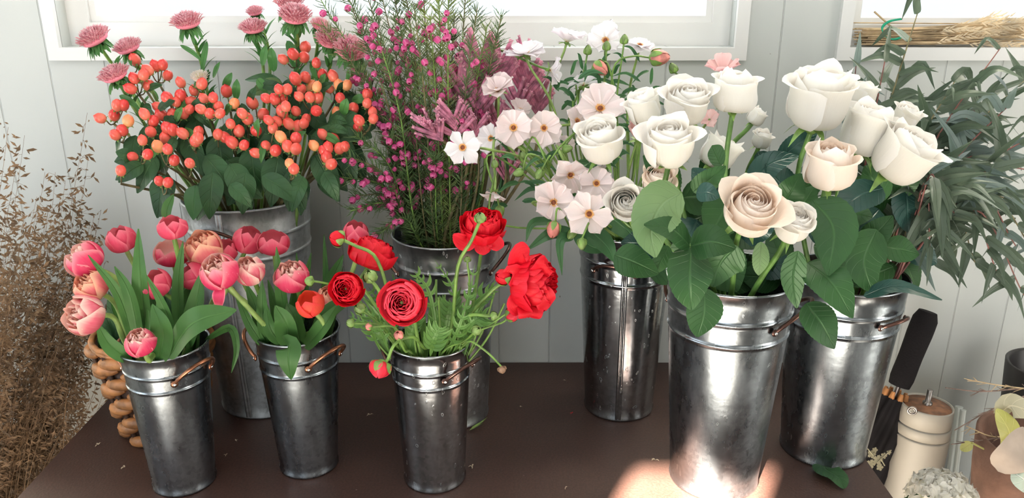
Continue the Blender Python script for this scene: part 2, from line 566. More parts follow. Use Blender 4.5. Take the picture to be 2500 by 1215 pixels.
def spline(ctrl, n=16):
    """Catmull-Rom through the control points"""
    k = len(ctrl)
    pts = []
    for i in range(n + 1):
        x = i / n * (k - 1)
        j = min(int(x), k - 2)
        t = x - j
        p1, p2 = ctrl[j], ctrl[j + 1]
        p0 = ctrl[j - 1] if j > 0 else p1 * 2 - p2
        p3 = ctrl[j + 2] if j + 2 < k else p2 * 2 - p1
        pts.append(0.5 * ((2 * p1) + (p2 - p0) * t + (2 * p0 - 5 * p1 + 4 * p2 - p3) * t * t + (3 * p1 - p0 - 3 * p2 + p3) * t ** 3))
    return pts


def interp(prof, v):
    k = len(prof)
    x = max(0.0, min(1.0, v)) * (k - 1)
    j = min(int(x), k - 2)
    t = x - j
    out = []
    for c in (0, 1):
        p1, p2 = prof[j][c], prof[j + 1][c]
        p0 = prof[j - 1][c] if j > 0 else 2 * p1 - p2
        p3 = prof[j + 2][c] if j + 2 < k else 2 * p2 - p1
        out.append(0.5 * (2 * p1 + (p2 - p0) * t + (2 * p0 - 5 * p1 + 4 * p2 - p3) * t * t + (3 * p1 - p0 - 3 * p2 + p3) * t ** 3))
    return out


def basis(d, roll=0.0):
    z = V(d).normalized()
    a = V((0, 0, 1)) if abs(z.z) < 0.95 else V((0, 1, 0))
    x = a.cross(z).normalized()
    y = z.cross(x)
    m = Matrix((x, y, z)).transposed()
    return m @ Matrix.Rotation(roll, 3, 'Z')


def rpetal(mb, c, m, phi, A, prof, R, side=0.25, sp=2.5, spiral=0.0, wav=0.0, wf=3, base_w=0.6, tipfold=0.0, nu=9, nv=9, mat=0, seed=0.0, point=0.0):
    """petal lying on a surface of revolution about the bloom axis"""
    rows = []
    for j in range(nv):
        v = j / (nv - 1)
        row = []
        for i in range(nu):
            u = -1 + 2 * i / (nu - 1)
            ve = v * (1 - side * abs(u) ** sp) + point * v * v * max(0, 1 - abs(u) * 1.6) ** 2
            r, z = interp(prof, ve)
            if ve > 1:
                r, z = r + (ve - 1) * (prof[-1][0] - prof[-2][0]) * 3, z + (ve - 1) * (prof[-1][1] - prof[-2][1]) * 3
            wv = base_w + (1 - base_w) * min(1.0, v * 1.8)
            a = phi + u * A * wv
            w = wav * v * v * math.sin(u * wf + seed * 7 + v * 2)
            r = r + spiral * u + w * 0.6 - tipfold * (abs(u) ** 2) * v * v
            z = z + w
            row.append(V(c) + m @ (V((r * math.cos(a), r * math.sin(a), z)) * R))
        rows.append(row)
    mb.grid(rows, mat)


def fpetal(mb, c, m, phi, L, W, lift0, lift1, cup, R, nu=7, nv=9, mat=0, wav=0.0, seed=0.0, start=0.04, ex=0.75, tw=0.0, notch=0.0):
    """flat rounded petal reaching out from the bloom centre; lift angles in radians"""
    ca, sa = math.cos(phi), math.sin(phi)
    rows = []
    r, z = start, 0.0
    dv = 1 / (nv - 1)
    pr = []
    for j in range(nv):
        v = j * dv
        pr.append((r, z))
        a = lift0 + (lift1 - lift0) * v
        r += math.cos(a) * L * dv
        z += math.sin(a) * L * dv
    for j in range(nv):
        v = j * dv
        w = W * min(1.0, .22 + .78 * (v / .62) ** .8) * math.sqrt(max(.02, 1 - max(0.0, (v - .60) / .40) ** 2.4))
        row = []
        for i in range(nu):
            u = -1 + 2 * i / (nu - 1)
            r, z = pr[j]
            r -= (0.16 * L) * abs(u) ** 2 * v ** 3 + notch * L * max(0, 1 - abs(u) * 2) * v ** 6
            zz = z + cup * w * u * u + wav * v * math.sin(u * 3 + seed * 5 + v * 3) + tw * u * v * W
            x, y = r, u * w
            row.append(V(c) + m @ (V((x * ca - y * sa, x * sa + y * ca, zz)) * R))
        rows.append(row)
    mb.grid(rows, mat)


def leaf(mb, ctrl, W, nrm=None, fold=0.25, nu=5, nv=12, mat=0, p=0.55, q=0.9, twist=0.0, wav=0.0, saw=0.0, seed=0.0):
    """blade along a curve; p moves the widest place, q shapes it"""
    pts = spline(ctrl, nv)
    nrm = V(nrm or (0, -1, 0.4)).normalized()
    rows = []
    for j, c in enumerate(pts):
        v = j / nv
        d = (pts[min(j + 1, nv)] - pts[max(j - 1, 0)]).normalized()
        s = d.cross(nrm)
        if s.length < 1e-3:
            s = d.orthogonal()
        s.normalize()
        n = s.cross(d).normalized()
        if twist:
            rt = Matrix.Rotation(twist * v, 3, d)
            s, n = rt @ s, rt @ n
        w = W * max(0.02, math.sin(PI * min(1, max(0, v)) ** p)) ** q
        if saw:
            w *= 1 + saw * (((j * 1.0) % 2) - 0.5)
        row = []
        for i in range(nu):
            u = -1 + 2 * i / (nu - 1)
            row.append(c + s * (u * w) + n * (fold * w * abs(u) + wav * W * math.sin(v * 9 + seed + u * 1.5) * abs(u)))
        rows.append(row)
    mb.grid(rows, mat)


# ------------------------------------------------------------------ room
def structure(name, mb, mat, smooth=False):
    o = mb.build(name, mat, None, smooth)
    o['kind'] = 'structure'
    return o


X0, X1, YB, ZC = -2.3, 2.5, -2.4, 2.7
w1l, w1r = P(152, 114, WY).x, P(1790, 115, WY).x
w1b = P(900, 115, WY).z
w2l, w2r = P(2069, 118, WY).x, 1.55
wt = 2.45


def wall_holes(name, axis, const, thick, a0, a1, b0, b1, holes, mat):
    """wall in the plane axis=const over [a0,a1]x[b0,b1] with rectangular holes"""
    aa = sorted({a0, a1} | {h[0] for h in holes} | {h[1] for h in holes})
    bb = sorted({b0, b1} | {h[2] for h in holes} | {h[3] for h in holes})
    mb = MB()
    for i in range(len(aa) - 1):
        for j in range(len(bb) - 1):
            ca, cb = (aa[i] + aa[i + 1]) / 2, (bb[j] + bb[j + 1]) / 2
            if any(h[0] < ca < h[1] and h[2] < cb < h[3] for h in holes):
                continue
            if axis == 'y':
                mb.box((aa[i], const, bb[j]), (aa[i + 1], const + thick, bb[j + 1]))
            else:
                mb.box((const, aa[i], bb[j]), (const + thick, aa[i + 1], bb[j + 1]))
    return structure(name, mb, mat)


wall_holes('wall_front', 'y', WY, 0.10, X0, X1, 0, ZC, [(w1l, w1r, w1b, wt), (w2l, w2r, w1b, wt)], 'wall')
mb = MB(); mb.box((X0 - .1, YB - .1, -0.05), (X1 + .1, WY + .1, 0)); structure('floor', mb, 'floor')
mb = MB()      # ceiling, with an unseen hole added for light from above
sk = (-.9, .9, -.65, .45)
for lo, hi in (((X0 - .1, YB - .1), (sk[0], WY + .1)), ((sk[1], YB - .1), (X1 + .1, WY + .1)), ((sk[0], YB - .1), (sk[1], sk[2])), ((sk[0], sk[3]), (sk[1], WY + .1))):
    mb.box((lo[0], lo[1], ZC), (hi[0], hi[1], ZC + .1))
structure('ceiling', mb, 'ceiling')

# small unseen opening added high in the back wall to shape the sun patch
patch = V((.285, 1.145, TZ))
SUN_AZ, SUN_EL = rad(-26), rad(24)
to_sun = V((math.sin(SUN_AZ) * math.cos(SUN_EL), -math.cos(SUN_AZ) * math.cos(SUN_EL), math.sin(SUN_EL)))
tt = (YB - patch.y) / to_sun.y
sw = patch + to_sun * tt
print('sun window', sw)
rear_holes = [(-2.0, -0.5, 0.02, 2.05), (sw.x - 0.14, sw.x + 0.14, sw.z - 0.058, sw.z + 0.058), (1.1, 1.6, 1.0, 2.1)]  # unseen door, sun slot and window holes, all added for their light
wall_holes('wall_back', 'y', YB - .1, 0.10, X0, X1, 0, ZC, rear_holes, 'room')
wall_holes('wall_left', 'x', X0 - .1, 0.10, YB, WY, 0, ZC, [(-0.55, 1.0, 0.9, 2.2)], 'room')  # unseen hole added to let cool light in from the left
wall_holes('wall_right', 'x', X1, 0.10, YB, WY, 0, ZC, [(-0.6, 0.6, 1.0, 2.2)], 'room')  # unseen hole added to let warm light in from the right


def window(idx, xl, xr, zb, zt, glass_l, glass_r, glass_b, mid=True):
    # casing around the opening: a moulded band on the wall
    mb = MB()
    cw, th = 0.023, 0.012
    y0, y1 = WY - th, WY + 0.001
    for lo, hi in (((xl - cw, y0, zb - cw), (xr + cw, y1, zb)), ((xl - cw, y0, zt), (xr + cw, y1, zt + cw)),
                   ((xl - cw, y0, zb), (xl, y1, zt)), ((xr, y0, zb), (xr + cw, y1, zt))):
        mb.box(lo, hi)
    o = structure('window_%d' % idx, mb, 'paint')
    b = o.modifiers.new('edge', 'BEVEL'); b.width = 0.004; b.segments = 2
    # sash set back in the opening
    ys = WY + 0.035
    mb = MB()
    bd = 0.012
    sl, sr, sb = glass_l - bd, glass_r + bd, glass_b - bd
    for lo, hi in (((xl, ys, zb), (xr, ys + .04, sb)), ((xl, ys, zt - .05), (xr, ys + .04, zt)),
                   ((xl, ys, sb), (sl, ys + .04, zt - .05)), ((sr, ys, sb), (xr, ys + .04, zt - .05))):
        mb.box(lo, hi)
    f = mb.build('window_frame', 'paint', o, False)
    mb = MB()
    yb = ys + 0.008
    for lo, hi in (((sl, yb, sb), (sr, yb + .03, glass_b)), ((sl, yb, glass_b), (glass_l, yb + .03, zt - .05)), ((glass_r, yb, glass_b), (sr, yb + .03, zt - .05))):
        mb.box(lo, hi)
    mb.build('glazing_bead', 'paint', o, False)
    mb = MB()
    mb.box((glass_l, yb + .015, glass_b), (glass_r, yb + .018, zt - .05))
    mb.build('window_pane', 'glass', o, False)
    # a rail higher up the sash
    mb = MB()
    mb.box((sl, yb, zt - 0.55), (sr, yb + .03, zt - 0.51))
    mb.build('window_rail', 'paint', o, False)
    return o


g1 = P(237, 37, WY + .045); g1r = P(1722, 41, WY + .045)
window(1, w1l, w1r, w1b, wt, g1.x, g1r.x, P(900, 38, WY + .045).z)
g2 = P(2100, 43, WY + .045)
window(2, w2l, w2r, w1b, wt, g2.x, w2r - 0.07, g2.z)

# ------------------------------------------------------------------ table
tx0, tx1, ty0, ty1 = -0.783, 0.603, 0.80, WY - 0.003
t = thing('display_table', 'dark brown laminate table with all the metal flower buckets on it', 'table', ((tx0 + tx1) / 2, (ty0 + ty1) / 2, 0))
mb = MB(); mb.box((tx0, ty0, TZ - 0.03), (tx1, ty1, TZ))
o = mb.build('tabletop', 'table', t, False)
b = o.modifiers.new('edge', 'BEVEL'); b.width = 0.002; b.segments = 2
for lx in (tx0 + .05, tx1 - .05):
    for ly in (ty0 + .05, ty1 - .06):
        mb = MB(); mb.tube([V((lx, ly, 0.001)), V((lx, ly, TZ - .03))], 0.02, 12)
        mb.build('leg', 'steel', t)
mb = MB()
mb.box((tx0 + .04, ty0 + .04, TZ - .08), (tx1 - .04, ty0 + .06, TZ - .03)); mb.box((tx0 + .04, ty1 - .07, TZ - .08), (tx1 - .04, ty1 - .05, TZ - .03))
mb.build('apron', 'table', t, False)

# ------------------------------------------------------------------ buckets
BK = {}


def bucket(key, X, Y, rb, rt, h, mat, label, handles, seam=None, ribs=(0.135, 0.235), hmat='copper', out=0.022, rise=0.02, dz=0.17, spread=38):
    BK[key] = dict(c=V((X, Y, TZ)), rb=rb, rt=rt, h=h)
    t = thing('flower_bucket', label, 'bucket', (X, Y, TZ), 'galvanised flower buckets')

    def rr(f):   # f from the bottom 0..1
        return rb + (rt - rb) * f
    prof = [(0.0001, 0.004), (rb - .004, 0.004), (rb - .001, 0.0), (rb + .0015, 0.001), (rb + .002, 0.004), (rb + .0005, 0.007)]
    fs = [i / 14 for i in range(1, 14)]
    bead = 0.0016 * (h / 0.3)
    pts = [(f, 0) for f in fs]
    for g in ribs:
        f0 = 1 - g
        pts = [q for q in pts if abs(q[0] - f0) > 0.03]
        pts += [(f0 + d, e) for d, e in ((-.020, 0), (-.0095, 0), (-.0075, .3), (-.0035, .9), (0, 1), (.0035, .9), (.0075, .3), (.0095, 0), (.020, 0))]
    pts.sort()
    for f, e in pts:
        prof.append((rr(f) + bead * e, h * f))
    prof += [(rt, h - .004), (rt + .0018, h - .003), (rt + .0024, h - .0008), (rt + .001, h + .001), (rt - .0006, h), (rt - .001, h - .003)]
    prof += [(rr(.8) - .001, h * .8), (rr(.5) - .001, h * .5), (rr(.1) - .001, h * .1), (rb - .002, .006), (.0001, .006)]
    mb = MB(); mb.lathe(t.location, prof, 72)
    mb.build('body', mat, t)
    if seam is not None:
        mb = MB()
        rows = []
        for j in range(25):
            f = 0.01 + 0.975 * j / 24
            row = []
            for da, e in ((-.0055, 0), (-.005, .0012), (-.0015, .0014), (-.0008, .0004), (.0008, .0004), (.0015, .0014), (.005, .0012), (.0055, 0)):
                a = rad(seam) + da / rr(f)
                extra = 0
                for g in ribs:
                    extra = max(extra, bead * max(0, 1 - abs(f - (1 - g)) / .014))
                r = rr(f) + .0003 + e + extra
                row.append(V((X + r * math.cos(a), Y + r * math.sin(a), TZ + f * h)))
            rows.append(row)
        mb.grid(rows)
        mb.build('seam', mat, t)
    zr = h * (1 - dz)
    for az in handles:
        hd = MB()
        rv = MB()
        n = 18
        pts = []
        for i in range(n + 1):
            s = i / n
            a = rad(az + (-spread + 2 * spread * s) * (1 if 1 else 1))
            k = math.sin(PI * s) ** 0.8
            r = rr(1 - dz) + .0045 + out * k
            pts.append(V((X + r * math.cos(a), Y + r * math.sin(a), TZ + zr + rise * k)))
        hd.tube(pts, [.0022 if i in (0, n) else .0031 for i in range(n + 1)], 9)
        for q in (pts[0], pts[-1]):
            d = V((q.x - X, q.y - Y, 0)).normalized()
            m = basis(d)
            hd.ball(q, .0058, m, (1, 1, .45), 12, 6)
            rv.ball(q + d * .0028, .0028, m, (1, 1, .6), 10, 6)
        ho = hd.build('handle', hmat, t)
        rv.build('rivet', 'rivet', ho)
    return t


bucket('A', -0.536, 1.143, .048, .065, .249, 'galv', 'small galvanised bucket of pink tulips at the front left corner', [-30, 155], rise=.032, spread=30)
bucket('B', -0.343, 1.190, .047, .066, .251, 'galv', 'small galvanised bucket of pink tulips between two other small buckets', [-34, 168], rise=.032, spread=30)
bucket('C', -0.127, 1.153, .049, .063, .249, 'galv_spot', 'small galvanised bucket holding the red ranunculus', [-34, 150], hmat='dark_copper', rise=.030, spread=32)
bucket('D', -0.475, 1.415, .085, .110, .409, 'galv_matte', 'widest tall galvanised bucket holding coral berries, vertical seam in front', [-104, 76], seam=-98, hmat='dark_copper', out=.012, rise=.030, spread=26, ribs=(.125, .225), dz=.15)
bucket('E', -0.118, 1.361, .072, .091, .356, 'galv_pitted', 'tall galvanised bucket of magenta boronia with mottled sides', [2, 182], hmat='dark_copper', rise=.035, spread=30)
bucket('F', 0.204, 1.385, .064, .084, .357, 'galv_spot', 'tall shiny galvanised bucket under the blush butterfly ranunculus, water-spotted', [-112, 68], seam=-98, hmat='dark_copper', out=.014, rise=.02, spread=26)
bucket('G', 0.332, 1.154, .070, .096, .359, 'galv', 'tall galvanised bucket of white roses standing in the patch of sunlight', [-28, 120], hmat='dark_copper', rise=.036, spread=34)
bucket('H', 0.543, 1.240, .070, .094, .324, 'galv', 'tall galvanised bucket near the right table edge, under rear roses and eucalyptus', [-55, 125], hmat='dark_copper', out=.012, rise=.012, spread=20)


def mouth(key, tgt, k=0.72, deep=0.5, jit=0.25):
    """base inside the bucket, and the place where a stem leaves the mouth on its way to tgt"""
    b = BK[key]
    c = b['c']
    d = V((tgt.x - c.x, tgt.y - c.y, 0))
    L = d.length
    d = d / L if L > 1e-4 else V((1, 0, 0))
    f = min(1.0, L / (b['rt'] * 1.3))
    a = R_.uniform(-jit, jit)
    d = Matrix.Rotation(a, 3, 'Z') @ d
    m = c + d * (b['rt'] * k * f) + V((0, 0, b['h'] - 0.004))
    base = c - d * (b['rb'] * 0.45 * f) + V((R_.uniform(-.01, .01), R_.uniform(-.01, .01), b['h'] * (1 - deep)))
    return base, m


def stem_to(mb, key, end, axis, r0, r1=None, via=None, n=22, mat=0, k=0.72, bend=0.35, sides=7, jit=.25):
    base, m = mouth(key, (via[0] if via else end), k, jit=jit)
    ctrl = [base, m]
    if via:
        ctrl += via
    else:
        L = (end - m).length
        q = end - V(axis).normalized() * L * bend
        if q.z < m.z + .012:
            q.z = m.z + .012
        ctrl.append(q)
    ctrl.append(end)
    pts = spline(ctrl, n)
    r1 = r1 or r0
    mb.tube(pts, [r0 + (r1 - r0) * i / n for i in range(n + 1)], sides, mat)
    return pts


def vary(p, d):
    return p + V((R_.uniform(-d, d), R_.uniform(-d, d), R_.uniform(-d, d)))
#PART2


# ------------------------------------------------------------------ white roses
ROSE_OPEN = [
    (3, 2.2, [(.02, .3), (.13, .6), (.17, .92), (.12, 1.10)], .04, .05, .02),
    (3, 1.9, [(.04, .1), (.28, .4), (.34, .8), (.26, 1.12)], .06, .10, .02),
    (4, 1.5, [(.06, .05), (.46, .3), (.54, .72), (.42, 1.10)], .09, .11, .03),
    (4, 1.3, [(.08, .02), (.50, .18), (.66, .55), (.64, .95), (.78, 1.16)], .30, .05, .06),
    (4, 1.25, [(.10, 0), (.46, .09), (.68, .38), (.76, .76), (.88, 1.00), (1.04, 1.05)], .34, .09, .14),
]
ROSE_CLOSED = [
    (3, 2.2, [(.02, .3), (.12, .8), (.14, 1.2), (.08, 1.46)], .10, .05, .03),
    (4, 1.3, [(.05, .1), (.40, .5), (.44, 1.05), (.24, 1.54)], .14, .05, .03),
    (4, 1.3, [(.06, .0), (.62, .3), (.66, .95), (.38, 1.62)], .18, .05, .03),
    (5, 1.15, [(.08, 0), (.70, .18), (.86, .72), (.72, 1.3), (.52, 1.66)], .2, .05, .03),
    (3, 1.0, [(.10, 0), (.72, .12), (.92, .58), (.86, 1.08), (.90, 1.40), (1.0, 1.42)], .2, .03, .06),
]


def lerp_layers(a, b, t):
    out = []
    for (n, A, pr, sd, sp, wv), (n2, A2, pr2, sd2, sp2, wv2) in zip(a, b):
        p = [(interp(pr, k / 5)[0] * (1 - t) + interp(pr2, k / 5)[0] * t, interp(pr, k / 5)[1] * (1 - t) + interp(pr2, k / 5)[1] * t) for k in range(6)]
        out.append((n, A, p, sd, sp, wv))
    return out


def rose(px, py, Y, w, face, key, label, closed=0.0, mat='rose', stem_end=None, hts=1.0, roll=None, sepal=True, ctr=0.62, via=None, stemmat='stem_rose'):
    c0 = P(px, py, Y)
    R = S(c0, w) / 2 * 0.97
    ax = V(face).normalized()
    m = basis(ax, R_.uniform(0, 6) if roll is None else roll)
    facing = max(0.0, -ax.y)
    ZF = (1.42 - .42 * facing) * (1 - closed) + 1.0 * closed
    c = c0 - ax * R * (ctr * ZF + .2 * closed)
    t = thing('white_rose', label, 'rose', BK[key]['c'], 'white roses')
    mb = MB()
    L = lerp_layers(ROSE_OPEN, ROSE_CLOSED, closed)
    ph = R_.uniform(0, 6)
    for li, (n, A, pr, sd, sp, wv) in enumerate(L):
        pr = [(r, z * hts * ZF) for r, z in pr]
        for k in range(n):
            a = ph + 2 * PI * k / n + R_.uniform(-.12, .12) + li * .7
            s = R_.uniform(.96, 1.05)
            pt = R_.uniform(.14, .34) if li == 4 else (R_.uniform(.08, .22) if li == 3 else 0.0)
            s = R_.uniform(.95, 1.12) if li >= 3 else s
            rpetal(mb, c, m, a, A * R_.uniform(.92, 1.08), [(r * s, z * (2 - s)) for r, z in pr], R, side=sd, spiral=sp, wav=wv * .45, seed=R_.random() * 9,
                   tipfold=(.16 if li == 4 else (.08 if li == 3 else 0.0)), point=pt, sp=1.6, nu=13, nv=12)
    mb.ball(c + ax * R * .06, R * .16, m, (1, 1, .5))
    mb.build('bloom', mat, t)
    if sepal:
        mb = MB()
        mb.ball(c - ax * R * .03, R * .2, m, (1, 1, 1.0), 10, 6)
        for k in range(5):
            a = ph + k * 2 * PI / 5
            d = m @ V((math.cos(a), math.sin(a), 0))
            dn = R_.choice([-.5, -.25, .1, .3])
            p0 = c + d * R * .12
            leaf(mb, [p0, p0 + d * R * .38 + ax * R * (.06 + dn * .3), p0 + d * R * .72 + ax * R * (.1 + dn) + V((0, 0, -.1 * R))], R * .13, nrm=ax, fold=.2, nu=3, nv=8, p=.5)
        mb.build('sepals', 'sepal', t)
    mb = MB()
    pts = stem_to(mb, key, c, ax, .0042, .0036, via=via, k=.7)
    mb.build('stem', stemmat, t)
    return t, c, pts


def rose_leaf(t, ctrl, wpx, nrm=(0, -1, .5), mat='leaf_rose', stalk=None, fold=.08, p=.72):
    """ctrl: list of (px,py,Y) from the leaf base to its tip"""
    pts = [P(*q) for q in ctrl]
    mb = MB()
    leaf(mb, pts, S(pts[1], wpx) / 2, nrm=nrm, fold=fold, nu=7, nv=26, p=p, q=.72, saw=.035, wav=.03, seed=R_.random() * 6)
    o = mb.build('leaf', mat, t)
    if stalk is not None:
        mb = MB()
        q = P(*stalk) if isinstance(stalk, tuple) else stalk
        mb.tube(spline([q, (q + pts[0]) / 2 + V((0, 0, .004)), pts[0]], 6), .0013, 5)
        mb.build('leafstalk', 'stem_rose', o)
    return o


G, H_ = 'G', 'H'
r1, _, _ = rose(1573, 262, 1.20, 100, (-.35, -.1, 1), G, 'white rose mostly hidden behind the two big upper-left white roses', .35)
r2, _, _ = rose(1678, 250, 1.13, 136, (.02, -.42, 1), G, 'wide open white rose directly left of the tall egg-shaped one', .12)
r3, _, p3 = rose(1794, 225, 1.14, 118, (.02, -.05, 1), G, 'egg-shaped closed white rose highest of the left group, with pink petals behind it', .92, hts=1.03)
r4, _, p4 = rose(1633, 350, 1.04, 150, (-.10, -.38, 1), G, 'large cream rose with curled rims on a bare stem, over the light green leaf', .18)
r5, _, _ = rose(1465, 345, 1.17, 128, (-.22, -.38, 1), G, 'leftmost large white rose, leaning left among the blush flowers', .35)
r6, _, _ = rose(1528, 497, 1.14, 106, (-.1, -.78, .62), G, 'small cream rose facing forward beside the blush flowers', .2, mat='rose')
r7, _, _ = rose(1758, 372, 1.19, 104, (.5, .1, .85), G, 'half-hidden cream rose tucked right of the largest left rose', .3)
r8, _, _ = rose(1847, 285, 1.25, 50, (.5, -.1, .9), G, 'little white rosebud behind the egg-shaped rose', .8)
r9, _, p9 = rose(1834, 510, 0.99, 168, (-.02, -.66, .75), G, 'largest front rose, blush-centred, just above the sunlit bucket rim', .1, mat='rose_warm')
r10, _, p10 = rose(1938, 545, 1.01, 106, (.05, -.55, .83), G, 'narrow cream rose touching the right side of the big front rose', .5)
r11, _, _ = rose(1998, 246, 1.16, 172, (.04, -.22, 1), H_, 'topmost big white rose of the right group with a ruffled top', .35, hts=1.12)
r12, _, _ = rose(2114, 320, 1.17, 142, (.22, -.1, 1), H_, 'cream rose in the middle of the right group, side-on', .45, hts=1.1)
r13, _, _ = rose(2025, 405, 1.07, 132, (-.05, -.22, 1), H_, 'blush rose still closed like an egg in the right group', .85, mat='rose_warm', hts=1.03)
r14, _, _ = rose(2205, 378, 1.12, 168, (.42, -.35, .85), H_, 'rightmost cream rose, opening towards the right', .25, hts=1.05)
r15, _, _ = rose(2212, 285, 1.24, 78, (.3, -.3, .9), H_, 'small white rose peeking above the rightmost rose', .4)
r16, _, _ = rose(2108, 232, 1.25, 76, (.1, -.1, 1), H_, 'white rose half hidden behind the topmost right rose', .3)
r17, _, _ = rose(1608, 440, 1.13, 92, (.1, -.5, .8), G, 'peach-tinted rose half hidden behind the light green leaf', .3, mat='rose_warm')
r18, _, _ = rose(1860, 340, 1.26, 54, (.2, -.2, .95), G, 'small white rose low between the two rose groups', .5)

# large foliage of the roses, each blade on the stem it grows from
rose_leaf(r4, [(1664, 470, 1.03), (1616, 500, 1.02), (1590, 560, 1.0), (1600, 628, .99)], 122, mat='leaf_rose_pale', nrm=(-.1, -1, .4), stalk=p4[17])
rose_leaf(r4, [(1684, 600, 1.02), (1640, 560, 1.00), (1572, 548, .99)], 70, nrm=(0, -1, .9), stalk=p4[13])
rose_leaf(r4, [(1686, 600, 1.02), (1735, 590, 1.00), (1796, 606, .99)], 96, nrm=(0, -1, .8), stalk=p4[13])
rose_leaf(r4, [(1687, 606, 1.02), (1684, 680, .985), (1688, 756, .985)], 116, nrm=(.05, -1, .3), stalk=p4[13])
rose_leaf(r4, [(1720, 702, 1.01), (1718, 765, 1.0), (1702, 822, 1.0)], 100, nrm=(.3, -1, .25), p=.85)
rose_leaf(r4, [(1692, 468, 1.06), (1730, 440, 1.05), (1772, 405, 1.05)], 60, mat='leaf_rose', nrm=(.3, -1, .4))
rose_leaf(r4, [(1700, 470, 1.04), (1728, 470, 1.03), (1756, 482, 1.03)], 52, mat='leaf_blue', nrm=(.1, -1, .6))
rose_leaf(r4, [(1760, 405, 1.08), (1745, 370, 1.08), (1738, 355, 1.08)], 50, nrm=(.4, -1, .2))
rose_leaf(r6, [(1500, 622, 1.07), (1548, 640, 1.06), (1608, 668, 1.06)], 84, nrm=(0, -1, .6))
rose_leaf(r6, [(1632, 600, 1.08), (1612, 640, 1.07), (1600, 668, 1.07)], 50, nrm=(.3, -1, .2))
rose_leaf(r9, [(1800, 600, 1.03), (1760, 640, 1.04), (1740, 700, 1.04)], 110, nrm=(0, -1, .3))
rose_leaf(r9, [(1858, 590, 1.0), (1856, 640, .99), (1852, 672, .99)], 46, nrm=(.2, -1, .1), mat='leaf_rose_pale')
rose_leaf(r9, [(1740, 600, 1.12), (1770, 660, 1.11), (1800, 712, 1.10)], 120, nrm=(0, -1, .3))
rose_leaf(r10, [(1948, 612, 1.02), (1936, 680, 1.02), (1945, 752, 1.02)], 60, nrm=(-.3, -1, .1))
rose_leaf(r13, [(1985, 488, 1.06), (2035, 560, 1.03), (2022, 672, 1.0)], 122, nrm=(-.1, -1, .4))
rose_leaf(r13, [(1972, 640, 1.04), (2030, 690, 1.0), (2082, 776, .98)], 104, nrm=(.1, -1, .4))
rose_leaf(r13, [(1968, 740, 1.04), (2005, 790, 1.02), (2038, 850, 1.02)], 88, nrm=(.2, -1, .2))
rose_leaf(r14, [(2156, 460, 1.12), (2092, 480, 1.10), (2036, 528, 1.09)], 86, mat='leaf_blue', nrm=(0, -1, 1.2))
rose_leaf(r14, [(2140, 560, 1.15), (2110, 640, 1.13), (2130, 715, 1.12)], 100, nrm=(0, -1, .4))
rose_leaf(r12, [(2108, 722, 1.12), (2190, 698, 1.10), (2300, 732, 1.09)], 44, mat='leaf_blue', nrm=(0, -.6, 1))
rose_leaf(r7, [(1790, 470, 1.14), (1760, 530, 1.13), (1730, 580, 1.12)], 110, nrm=(0, -1, .5))
rose_leaf(r7, [(1850, 370, 1.22), (1880, 430, 1.21), (1862, 480, 1.2)], 70, mat='leaf_blue', nrm=(0, -1, .8))
rose_leaf(r3, [(1830, 455, 1.18), (1880, 400, 1.18), (1950, 380, 1.18)], 66, mat='leaf_blue', nrm=(.2, -1, 1))
rose_leaf(r3, [(1810, 440, 1.2), (1850, 470, 1.17), (1905, 500, 1.15)], 76, mat='leaf_blue', nrm=(0, -1, 1.2))
rose_leaf(r3, [(1860, 560, 1.2), (1830, 500, 1.2), (1850, 440, 1.2)], 90, nrm=(0, -1, .3))
rose_leaf(r18, [(1900, 390, 1.22), (1950, 350, 1.2), (1996, 322, 1.2)], 56, mat='leaf_blue', nrm=(.1, -1, .8))
rose_leaf(r11, [(1950, 480, 1.18), (1900, 440, 1.18), (1868, 400, 1.18)], 84, mat='leaf_blue', nrm=(-.1, -1, .8))
rose_leaf(r2, [(1650, 430, 1.14), (1600, 400, 1.14), (1570, 380, 1.14)], 56, nrm=(-.2, -1, .5))
# darker inner foliage deep between the stems
for i in range(62):
    own = R_.choice([r1, r2, r3, r5, r7, r9, r12, r14, r15, r16])
    key = H_ if own in (r12, r14, r15, r16) else G
    if key == G:
        x, y, Y = R_.uniform(1560, 1960), R_.uniform(430, 690), R_.uniform(1.14, 1.24)
    else:
        x, y, Y = R_.uniform(1980, 2220), R_.uniform(450, 660), R_.uniform(1.17, 1.30)
    a = R_.uniform(0, 6.28)
    d = R_.uniform(45, 62)
    rose_leaf(own, [(x, y, Y), (x + d * math.cos(a), y + d * math.sin(a) * .8, Y - .015), (x + 1.9 * d * math.cos(a), y + 1.7 * d * math.sin(a), Y - .01)], R_.uniform(64, 96), mat=R_.choice(['leaf_rose', 'leaf_rose', 'leaf_blue']), nrm=(R_.uniform(-.4, .4), -1, R_.uniform(.2, 1)))

# ------------------------------------------------------------------ tulips
TUL = [(.08, 0), (.72, .10), (1.0, .55), (.95, 1.15), (.60, 1.62)]


